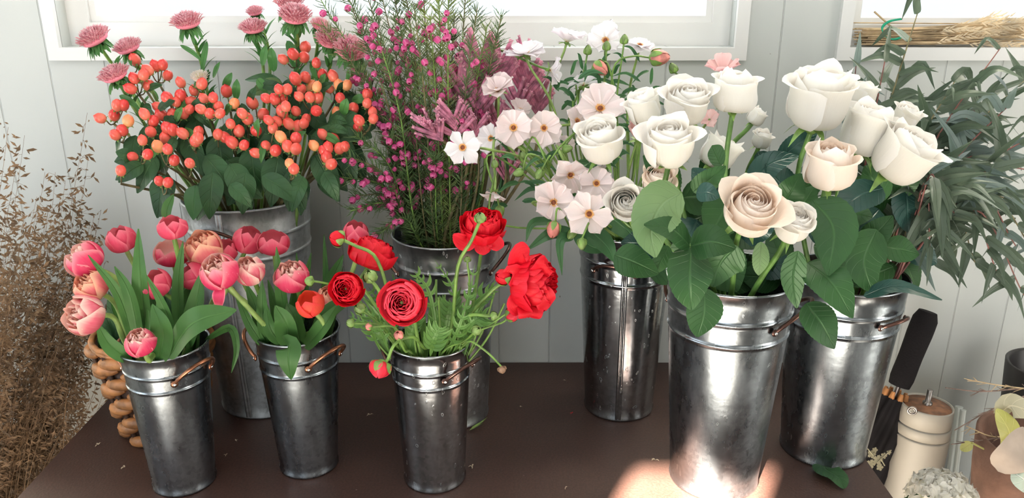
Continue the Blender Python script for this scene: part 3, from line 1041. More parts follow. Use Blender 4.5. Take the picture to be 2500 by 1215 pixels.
def tulip(px, py, Y, w, face, key, label, kind='plain', op=0.0, double=False, via=None, hts=1.0, mat=None, drop=False):
    c0 = P(px, py, Y)
    R = S(c0, w) / 2
    ax = V(face).normalized()
    m = basis(ax, R_.uniform(0, 6))
    c = c0 - ax * R * .78 * hts
    mat = mat or {'plain': 'tulip_plain', 'pink': 'tulip', 'pale': 'tulip_pale', 'peach': 'tulip_peach', 'orange': 'tulip_orange'}[kind]
    t = thing('pink_tulip' if kind != 'orange' else 'orange_tulip', label, 'tulip', BK[key]['c'], 'tulips')
    mb = MB()
    ph = R_.uniform(0, 6)
    pr = [(r + op * v * v * .45, z * hts * (1 - .15 * op)) for (r, z), v in zip(TUL, (0, .25, .5, .75, 1))]
    for ring, (s, off) in enumerate(((.93, PI / 3), (1.0, 0))):
        for k in range(3):
            rpetal(mb, c, m, ph + off + k * 2 * PI / 3 + R_.uniform(-.1, .1), 1.02 + .12 * (1 - ring), [(r * s, z * R_.uniform(.96, 1.03)) for r, z in pr], R, side=.42, sp=1.8, spiral=.03, wav=.03, seed=R_.random() * 8, tipfold=-.08 + .1 * op, point=.05, nu=11, nv=12)
    mb.build('petals', mat, t)
    if double:
        mb = MB()
        for ring, (s, n, hh, tip) in enumerate(((.78, 5, 1.0, .70), (.58, 5, 1.02, .50), (.36, 4, .98, .28))):
            for k in range(n):
                pr2 = [(.06, .1), (.55 * s, .2), (.95 * s, .7 * hh), (.92 * s, 1.2 * hh), (tip * s, 1.5 * hh * R_.uniform(.94, 1.08))]
                rpetal(mb, c, m, R_.uniform(-.15, .15) + ring * .6 + ph + 2 * PI * k / n, 5.0 / n * .78, pr2, R, side=.28, sp=2.2, spiral=.08, wav=.09, wf=5, seed=R_.random() * 8, tipfold=.06, nu=9, nv=9)
        mb.build('inner_petals', 'tulip_pale' if kind != 'peach' else 'tulip_peach', t)
    mb = MB()
    pts = stem_to(mb, key, c + ax * R * .05, ax, .0042, .0036, via=via)
    mb.build('stem', 'stem_pale' if R_.random() < .5 else 'stem', t)
    return t, c, pts


A_, B_ = 'A', 'B'
T = {}
T[1] = tulip(207, 632, 1.12, 86, (-.55, -.35, .8), A_, 'upper-left double tulip of the left bucket with pale petal rims, above the peach one', 'pink', .25, True)[0]
T[2] = tulip(296, 585, 1.16, 70, (-.2, -.15, 1), A_, 'closed plain rose tulip alone above the left bucket, beside a tall pointed leaf', 'plain', 0)[0]
T[3] = tulip(421, 556, 1.14, 70, (.02, -.1, 1), A_, 'cup-shaped pink tulip on a thick upright stem with a leaf tip rising behind it', 'plain', .05, hts=.85)[0]
T[4] = tulip(420, 618, 1.19, 78, (.1, -.25, 1), A_, 'pink tulip hidden behind the upright thick stem', 'pink', .4, hts=.8)[0]
T[5] = tulip(222, 697, 1.10, 80, (-.3, -.55, .8), A_, 'peach double tulip between two pink ones at the far left', 'peach', .15, True)[0]
T[6] = tulip(206, 768, 1.07, 92, (-.45, -.75, .45), A_, 'wide open striped tulip, lowest at the far left', 'pale', .55, True)[0]
T[7] = tulip(380, 694, 1.12, 72, (-.4, -.3, .85), A_, 'pink tulip opening left in the middle of the left bucket', 'plain', .5)[0]
T[8] = tulip(342, 836, 1.03, 72, (0, -.42, .9), A_, 'short double tulip right at the rim of the left bucket', 'pink', .05, True, hts=.92)[0]
T[9] = tulip(498, 604, 1.17, 84, (-.15, -.45, .9), A_, 'peach-edged double tulip below the dark handle of the widest bucket', 'peach', .25, True)[0]
T[10] = tulip(547, 612, 1.20, 60, (.25, -.2, .9), B_, 'plain rose tulip half hidden right of the peach-edged double one', 'plain', 0)[0]
T[11] = tulip(472, 672, 1.15, 66, (-.75, -.3, .5), A_, 'pink tulip leaning left behind the fullest double tulip', 'plain', .45)[0]
T[12], c12, _ = tulip(534, 664, 1.08, 90, (-.12, -.5, .85), B_, 'fullest double tulip with one petal hanging down, on a slanting yellow-green stem', 'pink', .15, True, via=[P(665, 812, 1.13), P(585, 728, 1.10)])
T[13] = tulip(609, 661, 1.12, 74, (-.1, -.4, .9), B_, 'palest double tulip, round, over the middle bucket', 'pale', -.1, True)[0]
T[14] = tulip(605, 586, 1.22, 72, (.35, -.1, 1), B_, 'closed rose tulip leaning against the widest bucket', 'plain', 0)[0]
T[15] = tulip(668, 593, 1.20, 74, (.05, -.2, 1), B_, 'open cup-shaped rose tulip in front of the widest bucket', 'plain', .3, hts=.8)[0]
T[16] = tulip(713, 675, 1.13, 82, (-.05, -.4, .9), B_, 'double tulip with pale centre, right side of the middle bucket', 'pink', .1, True, hts=.95)[0]
T[17] = tulip(757, 742, 1.09, 66, (-.25, -.35, .9), B_, 'orange-red tulip with a folded petal, above the middle bucket', 'orange', .2)[0]
T[18] = tulip(868, 568, 1.22, 60, (.15, -.15, 1), B_, 'plain pink tulip behind the small red ranunculus bud', 'plain', 0)[0]
T[19] = tulip(803, 725, 1.16, 56, (.3, -.4, .8), B_, 'striped tulip mostly hidden by the small dark-eyed ranunculus', 'peach', .3, True)[0]
mb = MB()
leaf(mb, [P(538, 694, 1.07), P(534, 722, 1.055), P(533, 752, 1.06)], S(P(534, 722, 1.06), 32) / 2, nrm=(0, -1, .2), nu=7, nv=12, p=.9, q=.5, fold=.1)
mb.build('hanging_petal', 'tulip', T[12])


def strap(t, ctrl, wpx, nrm=(0, -1, .35), fold=.35, p=.65, mat='leaf_tulip', twist=0.0):
    pts = [P(*q) for q in ctrl]
    mb = MB()
    leaf(mb, pts, S(pts[1], wpx) / 2, nrm=nrm, fold=fold, nu=7, nv=18, p=p, q=.7, wav=.04, seed=R_.random() * 6, twist=twist)
    return mb.build('leaf', mat, t)


strap(T[2], [(362, 850, 1.13), (345, 700, 1.10), (338, 558, 1.12)], 44)
strap(T[9], [(412, 872, 1.07), (470, 790, 1.03), (577, 756, 1.04)], 78, nrm=(-.3, -1, .8), fold=.15, p=.8)
strap(T[1], [(335, 860, 1.12), (290, 720, 1.09), (215, 622, 1.09)], 26, nrm=(.3, -1, .2))
strap(T[5], [(345, 850, 1.10), (318, 720, 1.09), (280, 650, 1.10)], 34)
strap(T[8], [(388, 880, 1.09), (398, 810, 1.06), (372, 742, 1.07)], 62, fold=.25)
strap(T[7], [(432, 870, 1.09), (405, 760, 1.07), (357, 670, 1.07)], 28)
strap(T[3], [(440, 860, 1.14), (436, 700, 1.12), (447, 588, 1.13)], 32)
strap(T[11], [(455, 850, 1.13), (478, 750, 1.11), (494, 660, 1.11)], 48)
strap(T[6], [(320, 880, 1.10), (268, 840, 1.09), (236, 786, 1.09)], 40, nrm=(.2, -1, .5))
strap(T[3], [(405, 540, 1.17), (410, 505, 1.17), (424, 474, 1.18)], 26, p=.8)
strap(T[11], [(500, 830, 1.16), (560, 800, 1.13), (577, 850, 1.12), (565, 910, 1.12)], 20, nrm=(.6, -1, .3))
strap(T[4], [(400, 850, 1.17), (372, 740, 1.16), (330, 640, 1.17)], 36)
strap(T[5], [(330, 850, 1.17), (300, 760, 1.17), (288, 690, 1.18)], 42)
strap(T[4], [(470, 850, 1.17), (450, 760, 1.16), (475, 680, 1.17)], 40)
strap(T[12], [(700, 838, 1.12), (706, 846, 1.085), (704, 880, 1.075), (710, 926, 1.08)], 62, nrm=(0, -1, .2), fold=.12, p=.8)
strap(T[15], [(700, 800, 1.17), (685, 700, 1.14), (675, 602, 1.14)], 30)
strap(T[13], [(650, 840, 1.15), (642, 760, 1.13), (640, 684, 1.13)], 32)
strap(T[16], [(705, 850, 1.13), (698, 790, 1.10), (672, 745, 1.10)], 58, fold=.3)
strap(T[16], [(735, 850, 1.14), (720, 780, 1.12), (700, 740, 1.13)], 44)
strap(T[17], [(745, 850, 1.13), (790, 795, 1.10), (826, 742, 1.11)], 42, nrm=(-.2, -1, .5))
strap(T[18], [(800, 830, 1.22), (797, 690, 1.22), (791, 572, 1.23)], 18)
strap(T[18], [(785, 800, 1.22), (805, 700, 1.21), (838, 622, 1.22)], 40)
strap(T[14], [(700, 820, 1.19), (728, 710, 1.18), (724, 616, 1.19)], 22)
strap(T[15], [(730, 820, 1.2), (745, 700, 1.19), (760, 616, 1.2)], 22)
strap(T[19], [(760, 840, 1.15), (810, 760, 1.13), (872, 728, 1.13)], 46, nrm=(-.1, -1, .9))
strap(T[14], [(660, 840, 1.17), (630, 760, 1.16), (600, 690, 1.17)], 36)
strap(T[10], [(650, 850, 1.15), (610, 790, 1.14), (570, 700, 1.16)], 26)
strap(T[13], [(690, 840, 1.13), (660, 800, 1.12), (650, 740, 1.13)], 34)
for i in range(16):
    own = R_.choice([T[4], T[9], T[7], T[2]]) if i % 2 else R_.choice([T[13], T[16], T[15], T[19]])
    key = A_ if i % 2 else B_
    b = BK[key]['c']
    a = R_.uniform(0, 6.28)
    base = b + V((.03 * math.cos(a), .03 * math.sin(a), .16))
    tip = b + V((R_.uniform(.05, .085) * math.cos(a), .05 * math.sin(a) + .01, .25 + R_.uniform(.03, .10)))
    mb = MB()
    leaf(mb, [base, (base + tip) / 2 + V((.008 * math.cos(a), .008 * math.sin(a), .01)), tip], R_.uniform(.011, .018), nrm=(-math.cos(a), -math.sin(a) - .4, .5), nu=5, nv=12, q=.7, fold=.4)
    mb.build('leaf', 'leaf_tulip', own)

# ------------------------------------------------------------------ red ranunculus
def ran(px, py, Y, w, face, label, mat='ran', via=None, flat=1.0, rings=8, eye=True, ruffle=.05, dp=.5, key='C'):
    c0 = P(px, py, Y)
    R = S(c0, w) / 2
    ax = V(face).normalized()
    m = basis(ax, R_.uniform(0, 6))
    c = c0 - ax * R * dp
    t = thing('red_ranunculus', label, 'ranunculus', BK[key]['c'], 'red ranunculus')
    mb = MB()
    ph = R_.uniform(0, 6)
    for i in range(rings):
        k = i / (rings - 1)
        ro = 1.0 - .86 * k
        n = 6 if i < 3 else 5
        top = (.62 + .34 * math.sin(PI * min(1, k + .15) * .6)) * flat
        for q in range(n):
            s = R_.uniform(.94, 1.06)
            if i < 2:
                pr = [(.1, .0), (.62 * s, .02), (.93 * s, .22 * flat), (1.02 * ro * s, .5 * flat), (1.05 * ro * s, .72 * flat)]
            else:
                pr = [(.08, .05), (ro * .85 * s, .12), (ro * 1.06 * s, .45 * top), (ro * .98 * s, top), (ro * .84 * s, top * 1.12)]
            rpetal(mb, c, m, ph + i * .61 + q * 2 * PI / n, 3.6 / n * 1.05, pr, R, side=.12, sp=2.4, spiral=.03, wav=ruffle, wf=4, seed=R_.random() * 9, nu=9, nv=8)
    mb.build('bloom', mat, t)
    if eye:
        mb = MB(); mb.ball(c + ax * R * .82 * flat, R * .09, m, (1, 1, .6), 12, 6)
        mb.build('eye', 'bud_green', t)
    mb = MB()
    mb.ball(c, R * .16, m, (1, 1, .7))
    for q in range(5):
        a = q * 2 * PI / 5
        d = m @ V((math.cos(a), math.sin(a), 0))
        leaf(mb, [c + d * R * .1, c + d * R * .4 - ax * R * .03, c + d * R * .62 + ax * R * .02], R * .12, nrm=ax, nu=3, nv=6)
    mb.build('sepals', 'sepal', t)
    mb = MB()
    stem_to(mb, key, c, ax, .0030, .0026, via=via, k=.8)
    mb.build('stem', 'stem', t)
    return t


def bud(px, py, Y, w, face, name, label, cat, key, petal='bud_green', cup='sepal', via=None, group=None, r0=.0018, long=1.15, openb=0.0, tail=False, stemmat='stem'):
    c0 = P(px, py, Y)
    R = S(c0, w) / 2
    ax = V(face).normalized()
    m = basis(ax)
    t = thing(name, label, cat, BK[key]['c'], group)
    mb = MB()
    prof = [(.25, .0), (.85, .25), (1.0, .8), (.75, 1.45), (.18, 1.9)]
    c = c0 - ax * R * .9 * long
    for k in range(5):
        rpetal(mb, c, m, k * 2 * PI / 5 + .3, .85, [(r * (.92 + openb * .2), z * long) for r, z in prof], R, side=.3, spiral=.06, nu=7, nv=7)
    mb.build('bud', petal, t)
    mb = MB()
    mb.ball(c + ax * R * .1, R * .45, m, (1, 1, .5), 10, 6)
    for k in range(5):
        a = k * 2 * PI / 5
        rpetal(mb, c, m, a, .42, [(.3, 0), (.95, .22 * long), (1.08, .75 * long), (.95 + openb * .5, 1.15 * long)], R, side=.5, sp=1.4, nu=5, nv=6)
    mb.build('sepals', cup, t)
    mb = MB()
    stem_to(mb, key, c + ax * R * .05, ax, r0, r0 * .85, via=via, k=.85)
    mb.build('stem', stemmat, t)
    return t


RA = {}
RA[1] = ran(907, 624, 1.14, 112, (.35, .25, .9), 'full red ranunculus tilted right, behind the green-budded stems', flat=1.15, ruffle=.06)
RA[2] = ran(847, 704, 1.05, 84, (-.1, -.93, .3), 'small red ranunculus with a pale green eye, left of the coral one', rings=9, flat=.85)
RA[3] = ran(982, 738, 1.02, 114, (-.05, -.93, .35), 'coral-red ranunculus facing straight forward with tight rings of petals', mat='ran_coral', rings=10, flat=.75, ruffle=.03)
RA[4] = ran(1178, 556, 1.13, 108, (.1, -.35, .95), 'red ranunculus with drooping lower petals and a green bud before it', flat=1.15, ruffle=.07)
RA[5] = ran(1292, 690, 1.08, 132, (.85, -.45, .1), 'largest, most ruffled red ranunculus, at the far right of its bucket', flat=1.25, ruffle=.12, rings=10, via=[P(1130, 790, 1.10), P(1212, 700, 1.08)])
mb = MB()
for q, (a, b_, c_) in enumerate([((1160, 580), (1135, 592), (1106, 572)), ((1180, 590), (1180, 605), (1183, 622)), ((1190, 588), (1210, 596), (1215, 612))]):
    pts = [P(x, y, 1.11 - .005 * k) for k, (x, y) in enumerate((a, b_, c_))]
    leaf(mb, pts, S(pts[1], 44) / 2, nrm=(0, -1, .4), nu=7, nv=10, p=.85, q=.5, fold=.15, wav=.1)
mb.build('drooping_petals', 'ran', RA[4])
mb = MB()
for (x0, y0, x1, y1, x2, y2, w) in ((1262, 660, 1270, 620, 1292, 610, 60), (1300, 680, 1330, 650, 1335, 640, 60), (1290, 730, 1295, 765, 1290, 776, 70), (1300, 700, 1330, 730, 1328, 756, 56), (1262, 720, 1262, 745, 1272, 762, 50), (1275, 690, 1255, 670, 1243, 668, 56)):
    pts = [P(x0, y0, 1.07), P(x1, y1, 1.055), P(x2, y2, 1.065)]
    leaf(mb, pts, S(pts[1], w) / 2, nrm=(.3, -1, .1), nu=9, nv=12, p=.8, q=.45, fold=.1, wav=.22, seed=x0)
mb.build('ruffled_petals', 'ran', RA[5])
gB = 'ranunculus buds'
bud(823, 581, 1.10, 42, (-.8, -.2, .35), 'ranunculus_bud', 'round red ranunculus bud on a kinked stem, in front of a pink tulip', 'flower bud', 'C', 'ran', group=gB, long=.9, via=[P(950, 780, 1.12), P(943, 700, 1.11), P(915, 625, 1.10), P(868, 600, 1.10)], r0=.0028)
bud(1226, 675, 1.06, 42, (-.7, -.4, .4), 'ranunculus_bud', 'small red ranunculus opening against the most ruffled bloom', 'flower bud', 'C', 'ran', group=gB, long=.9)
bud(928, 900, 1.02, 52, (-.25, -.4, -.8), 'ranunculus_bud', 'nodding half-open red bud hanging outside the bucket rim', 'flower bud', 'C', 'ran_coral', group=gB, long=.9, openb=.6, via=[P(1036, 850, 1.10), P(1008, 822, 1.05), P(965, 838, 1.03), P(945, 880, 1.025)], r0=.0026)
bud(1251, 767, 1.07, 36, (.7, -.3, .3), 'ranunculus_bud', 'pink-red bud just below the most ruffled bloom', 'flower bud', 'C', 'ran_coral', group=gB, long=.9, openb=.3, via=[P(1110, 840, 1.10), P(1170, 806, 1.07), P(1228, 786, 1.07)])
bud(903, 673, 1.07, 36, (-.1, -.3, .9), 'ranunculus_bud', 'large round green bud between two red blooms at the upper left', 'flower bud', 'C', group=gB, long=.85, via=[P(960, 790, 1.10), P(928, 715, 1.08)], r0=.003)
bud(755, 686, 1.08, 26, (-1, -.2, .1), 'ranunculus_bud', 'green bud reaching left over the tulips on a level stem', 'flower bud', 'C', group=gB, long=.9, via=[P(900, 760, 1.12), P(845, 705, 1.12), P(790, 690, 1.09)])
bud(877, 752, 1.06, 30, (-.5, -.4, .7), 'ranunculus_bud', 'green bud below the green-eyed red bloom', 'flower bud', 'C', group=gB, long=.85)
bud(855, 788, 1.05, 24, (-.9, -.4, .3), 'ranunculus_bud', 'leftmost small green bud over the gap between two buckets', 'flower bud', 'C', group=gB, long=.85)
bud(973, 817, 1.02, 26, (-.1, -.5, .8), 'ranunculus_bud', 'pinkish green bud right above the rim of its bucket', 'flower bud', 'C', 'bud_pink', group=gB, long=.85)
bud(900, 797, 1.05, 20, (-.8, -.3, .2), 'ranunculus_bud', 'tiny salmon bud among the leaves left of the coral bloom', 'flower bud', 'C', 'bud_pink', group=gB, long=.9)
bud(1207, 770, 1.06, 22, (.8, -.3, .2), 'ranunculus_bud', 'green bud pointing right at the pink-red one', 'flower bud', 'C', group=gB, long=.85, r0=.0026)
bud(1164, 805, 1.05, 27, (.4, -.5, .6), 'ranunculus_bud', 'fat green bud above the right part of its bucket rim', 'flower bud', 'C', group=gB, long=.85)
bud(1226, 902, 1.06, 22, (.3, -.2, -.9), 'ranunculus_bud', 'brown nodding bud hanging in front of the table edge at the wall', 'flower bud', 'C', 'bud_brown', 'bud_brown', group=gB, long=.9, via=[P(1130, 845, 1.09), P(1150, 833, 1.06), P(1190, 860, 1.055), P(1218, 888, 1.06)])
bud(1172, 530, 1.07, 30, (.0, -.3, .9), 'ranunculus_bud', 'green bud on a curved stem in front of the drooping red bloom', 'flower bud', 'C', group=gB, long=.85, via=[P(1105, 780, 1.10), P(1118, 650, 1.08), P(1150, 590, 1.07), P(1165, 555, 1.07)], r0=.0028)
bud(1141, 632, 1.10, 18, (0, -.1, 1), 'ranunculus_bud', 'tiniest green bud among the upright thin stems', 'flower bud', 'C', group=gB, long=.85)


def lobed(t, ctrl, wpx, mat='leaf_ran', Yd=0):
    """finely divided leaf: a blade with side lobes"""
    pts = [P(*q) for q in ctrl]
    mb = MB()
    W = S(pts[1], wpx) / 2
    leaf(mb, pts, W * .28, nu=3, nv=12, fold=.2, p=.8)
    cp = spline(pts, 8)
    for i in range(2, 8):
        d = (cp[min(i + 1, 8)] - cp[i - 1]).normalized()
        for s in (-1, 1):
            n = d.cross(V((0, -1, .4))).normalized() * s
            L = W * (1.5 if i < 6 else 1.0) * R_.uniform(.8, 1.3)
            q = cp[i]
            leaf(mb, [q, q + n * L * .5 + d * L * .35, q + n * L * .8 + d * L], L * .2, nu=3, nv=6, fold=.3)
    return mb.build('leaf', mat, t)


for (own, q, w) in ((RA[1], [(930, 860, 1.12), (900, 800, 1.09), (850, 770, 1.09)], 30), (RA[2], [(950, 860, 1.1), (920, 790, 1.08), (865, 735, 1.08)], 30),
                    (RA[3], [(1000, 850, 1.11), (1010, 800, 1.10), (1020, 760, 1.1)], 34), (RA[4], [(1080, 850, 1.13), (1095, 780, 1.12), (1100, 735, 1.12)], 54),
                    (RA[5], [(1105, 860, 1.1), (1150, 790, 1.07), (1190, 770, 1.07)], 40), (RA[5], [(1090, 860, 1.1), (1120, 800, 1.07), (1150, 700, 1.08)], 30),
                    (RA[4], [(1070, 850, 1.12), (1050, 720, 1.12), (1010, 660, 1.12)], 34), (RA[4], [(1090, 840, 1.13), (1110, 720, 1.12), (1060, 632, 1.12)], 22),
                    (RA[5], [(1100, 840, 1.14), (1160, 740, 1.12), (1215, 700, 1.12)], 34), (RA[3], [(1050, 870, 1.08), (1060, 830, 1.06), (1075, 795, 1.06)], 44),
                    (RA[1], [(980, 860, 1.13), (940, 760, 1.12), (900, 700, 1.13)], 34), (RA[4], [(1120, 860, 1.1), (1140, 760, 1.09), (1160, 640, 1.1)], 24)):
    lobed(own, q, w)
for i in range(30):
    own = RA[R_.choice([1, 2, 3, 4, 5])]
    a = R_.uniform(0, 6.28)
    b = BK['C']['c']
    base = b + V((.04 * math.cos(a), .04 * math.sin(a), .19))
    tip = b + V((R_.uniform(.05, .12) * math.cos(a), .06 * math.sin(a), .25 + R_.uniform(.02, .10)))
    mb = MB()
    if i % 2:
        leaf(mb, [base, (base + tip) / 2 + V((0, 0, .012)), tip], R_.uniform(.004, .009), nu=3, nv=10, nrm=(0, -1, .5), fold=.3, wav=.1)
        mb.build('leaf', 'leaf_ran', own)
    else:
        mb.tube(spline([base, (base + tip) / 2 + V((.01 * math.cos(a), 0, .0)), tip], 10), .0018, 6)
        mb.build('side_stem', 'stem', own)

# ------------------------------------------------------------------ hypericum berries
BER = '''395,322 507,355 545,350 465,378 573,407 443,404 392,422 372,478 470,460 643,445 757,452 715,488 890,492 570,528 620,550 642,515 705,552 768,532 818,527
752,588 848,575 800,612 855,612 932,558 660,612 600,615 540,620 448,615 495,652 570,690 482,710 335,567 300,568 285,620 210,637 360,652 328,703 290,727 437,757
383,845 465,832 520,790 572,805 608,865 320,920 528,976 575,984 692,880 740,710 723,760 845,725 912,668 975,612 1003,640 958,708 920,768 985,782 1030,555 1050,705
1050,825 1105,530 1150,535 1195,532 1172,482 1218,482 1088,615 1118,648 1190,600 1200,630 1265,600 1210,575 1228,668 1275,680 1308,665 1140,690 1183,738 1265,745
1220,788 1265,803 1103,785 1155,812 1230,880 1253,910 1315,255 1250,292 1308,308 1197,320 1375,340 1408,400 1315,418 1262,425 1345,465 1282,520 1340,525 1383,525
1378,468 1442,475 1495,458 1538,460 1503,528 1490,610 1573,585 1650,507 1648,557 1375,597 1605,650 1678,605 1682,640 1600,685 1410,725 1468,750 1528,790 1362,785
1437,797 1412,812 1430,845 1455,885 1295,480 1465,410 735,745 655,720 560,745 600,700 1320,640 1160,655 520,575 690,590 880,740 1500,800'''
AMB = {(932, 558), (520, 790), (1183, 738), (1345, 465), (1378, 468), (1230, 880), (1362, 785), (1490, 610), (360, 652), (1495, 458), (1538, 460)}
bers = [tuple(int(q) for q in s.split(',')) for s in BER.split()]
seeds = [(395, 345), (500, 375), (400, 450), (690, 465), (590, 545), (800, 560), (880, 500), (470, 640), (290, 600), (320, 700), (590, 640), (560, 700), (430, 800), (560, 800), (320, 915), (550, 980), (690, 880), (730, 740), (990, 630), (940, 740), (1050, 555), (1150, 520), (1200, 610), (1275, 650), (1240, 770), (1120, 780), (1240, 900), (1280, 290), (1380, 370), (1310, 430), (1340, 520), (1480, 460), (1510, 540), (1650, 530), (1640, 640), (1480, 750), (1430, 830), (820, 700)]
SEED_TXT = ['topmost on the far left, under the pink asters', 'upper left, just right of the topmost one', 'left edge, beside the lowest left aster', 'below the cream aster', 'upper centre-left', 'centre, highest full cluster', 'small lone berry over the centre', 'left of centre in the wide band', 'far left end of the band', 'left side under the far-left tip', 'centre-left middle of the band', 'centre-left under the band', 'lower left cluster', 'lower left pair beside an amber berry', 'lowest berry at the left edge', 'lowest pair above the bucket rim', 'low berry left of centre', 'middle of the bunch, low', 'centre-right of the gap', 'centre, low among dark leaves', 'right of centre, upper', 'right of centre, upper band', 'right of centre, middle of the band', 'right of centre, dense middle', 'right of centre, lower', 'centre-right low pair', 'low pair right of centre', 'highest on the right, under the asters', 'upper right, hanging slightly', 'upper right inner', 'right upper pair with amber ones', 'far upper right with orange tints', 'right side single over the pale one', 'far right beside the magenta bells', 'far right lower cluster', 'right, on a side twig', 'lower right cluster', 'inner centre, half hidden']
groups = [[] for _ in seeds]
for b in bers:
    i = min(range(len(seeds)), key=lambda k: (seeds[k][0] - b[0]) ** 2 + (seeds[k][1] - b[1]) ** 2)
    groups[i].append(b)
# one berry of each tint, its copies share the mesh
mb = MB()
bp = [(0.0001, -1.0), (.45, -.92), (.82, -.6), (.98, -.15), (.96, .25), (.78, .68), (.45, .95), (.16, 1.08), (.05, 1.2), (.0001, 1.22)]
mb.lathe(V((0, 0, 0)), [(r * .93, z) for r, z in bp], 16)
berry_me = {}
for k in ('berry', 'berry_deep', 'berry_light'):
    o = mb.build('berry', k)
    berry_me[k] = o.data
    bpy.data.objects.remove(o)
hyp = {}
NUMW = {1: 'one coral berry', 2: 'two coral berries', 3: 'three coral berries', 4: 'four coral berries', 5: 'five coral berries', 6: 'six coral berries', 7: 'seven coral berries', 8: 'eight coral berries'}
for gi, gs in enumerate(groups):
    if not gs:
        continue
    cx, cy = sum(b[0] for b in gs) / len(gs), sum(b[1] for b in gs) / len(gs)
    Y0 = 1.42 - .20 * (cy - 250) / 730 + R_.uniform(-.012, .012)
    t = thing('hypericum_stem', 'berried stem: ' + SEED_TXT[gi], 'berry branch', BK['D']['c'], 'coral hypericum stems')
    hyp[gi] = t
    node_p = P(150 + cx / 2.209, (cy + 70) / 2.209, Y0 + .02)
    st = MB()
    dm = node_p - (BK['D']['c'] + V((0, 0, BK['D']['h'])))
    stem_to(st, 'D', node_p, (0, 0, 1), .0030, .0020, via=[BK['D']['c'] + V((dm.x * .72, dm.y * .72, BK['D']['h'] + max(.03, dm.z * .55)))], k=.9, jit=.05)
    cal = MB()
    for b in gs:
        Yb = Y0 + R_.uniform(-.02, .02)
        p = P(150 + b[0] / 2.209, b[1] / 2.209, Yb)
        ax = (V((b[0] - cx, -.25 * 100, (cy - b[1]) + 90)) * .01 + V((R_.uniform(-.3, .3), R_.uniform(-.4, .1), 0))).normalized()
        r = S(p, 29) / 2 * R_.uniform(.86, 1.08)
        k = 'berry_light' if b in AMB else ('berry_deep' if R_.random() < .35 else 'berry')
        o = bpy.data.objects.new('berry', berry_me[k])
        COL.objects.link(o)
        o.parent = t
        o.location = p - t.location
        o.rotation_euler = basis(ax).to_euler()
        o.scale = (r, r, r * R_.uniform(1.0, 1.12))
        q = p - ax * r * .95
        st.tube(spline([node_p, (node_p + q) / 2 - V((0, 0, .004)), q], 6), .0011, 5)
        m = basis(ax)
        for s in range(5):
            a = s * 2 * PI / 5
            d = m @ V((math.cos(a), math.sin(a), 0))
            leaf(cal, [q + d * r * .1, q + d * r * .55 + ax * r * .1, q + d * r * .95 - ax * r * .05], r * .3, nrm=ax, nu=3, nv=5)
    st.build('stem', 'stem_brown', t)
    cal.build('calyx', 'sepal', t)


def bleaf(t, x, y, Y, ang, Lpx, Wpx, mat, nrm=(0, -1, .6), p=.75, droop=0.15):
    a = rad(ang)
    q = [(x, y, Y), (x + .5 * Lpx * math.cos(a), y - .5 * Lpx * math.sin(a), Y - .012), (x + Lpx * math.cos(a), y - Lpx * math.sin(a) + droop * Lpx, Y - .01)]
    pts = [P(*s) for s in q]
    mb = MB()
    leaf(mb, pts, S(pts[1], Wpx) / 2, nrm=nrm, fold=.15, nu=5, nv=12, p=p, q=.75, wav=.04, seed=x)
    return mb.build('leaf', mat, t)


# leaves under and between the berries
HL = [(560, 400, -60, 110, 62), (500, 380, -50, 120, 60), (520, 420, -95, 100, 58), (610, 360, -80, 110, 70), (680, 380, -100, 110, 66), (640, 430, -30, 100, 50), (760, 330, -20, 120, 80), (800, 300, -10, 110, 78),
      (770, 380, -60, 110, 60), (830, 340, -70, 110, 50), (700, 420, -60, 90, 54), (420, 360, -140, 90, 50), (380, 380, -120, 90, 54), (400, 430, -100, 90, 60), (350, 400, -150, 70, 40), (450, 330, -60, 100, 60), (330, 330, -100, 70, 44),
      (360, 300, -60, 90, 50), (550, 300, -60, 90, 60), (590, 290, -110, 80, 50), (640, 300, -70, 80, 50), (480, 290, -100, 80, 50), (430, 260, -60, 80, 40), (740, 250, -50, 90, 50), (720, 200, -80, 80, 50), (820, 240, -30, 80, 50),
      (860, 250, -60, 80, 44), (600, 420, -95, 90, 56), (560, 450, -40, 70, 40), (740, 430, -110, 80, 46), (700, 330, -150, 90, 60), (330, 390, 150, 55, 34), (790, 420, -60, 70, 40), (530, 330, -80, 100, 64), (660, 340, -90, 100, 66)]
hk = sorted(hyp)
for i, (x, y, a, L, W) in enumerate(HL):
    t = min(hk, key=lambda k: (150 + seeds[k][0] / 2.209 - x) ** 2 + (seeds[k][1] / 2.209 - y) ** 2)
    for r in range(2):
        Y = 1.42 - .20 * (y * 2.209 - 250) / 730 + .03 + .03 * r
        bleaf(hyp[t], x + R_.uniform(-14, 14) * r, y + R_.uniform(-14, 14) * r, Y, a + R_.uniform(-30, 30) * r, L, W, 'leaf_hyp', nrm=(R_.uniform(-.3, .3), -1, R_.uniform(.2, .9)))
bleaf(hyp[15], 478, 452, 1.28, -95, 74, 50, 'leaf_but', nrm=(.2, -1, .3))
bleaf(hyp[27], 690, 205, 1.42, 165, 95, 46, 'leaf_rose', nrm=(.2, -.5, 1))
bleaf(hyp[27], 690, 205, 1.42, 190, 80, 40, 'leaf_rose_pale', nrm=(.0, -1, .2))
for i in range(44):
    x, y = R_.uniform(280, 880), R_.uniform(190, 350)
    if 340 < x < 560 and y < 215 or 560 < x < 620 and y < 230:
        y += 60
    t = min(hk, key=lambda k: (150 + seeds[k][0] / 2.209 - x) ** 2 + (seeds[k][1] / 2.209 - y) ** 2)
    bleaf(hyp[t], x, y, 1.42 - .20 * (y * 2.209 - 250) / 730 + .015, R_.uniform(-150, 100), R_.uniform(34, 60), R_.uniform(16, 26), R_.choice(['leaf_aster', 'leaf_hyp', 'leaf_hyp', 'leaf_rose']), nrm=(R_.uniform(-.5, .5), -1, .3))
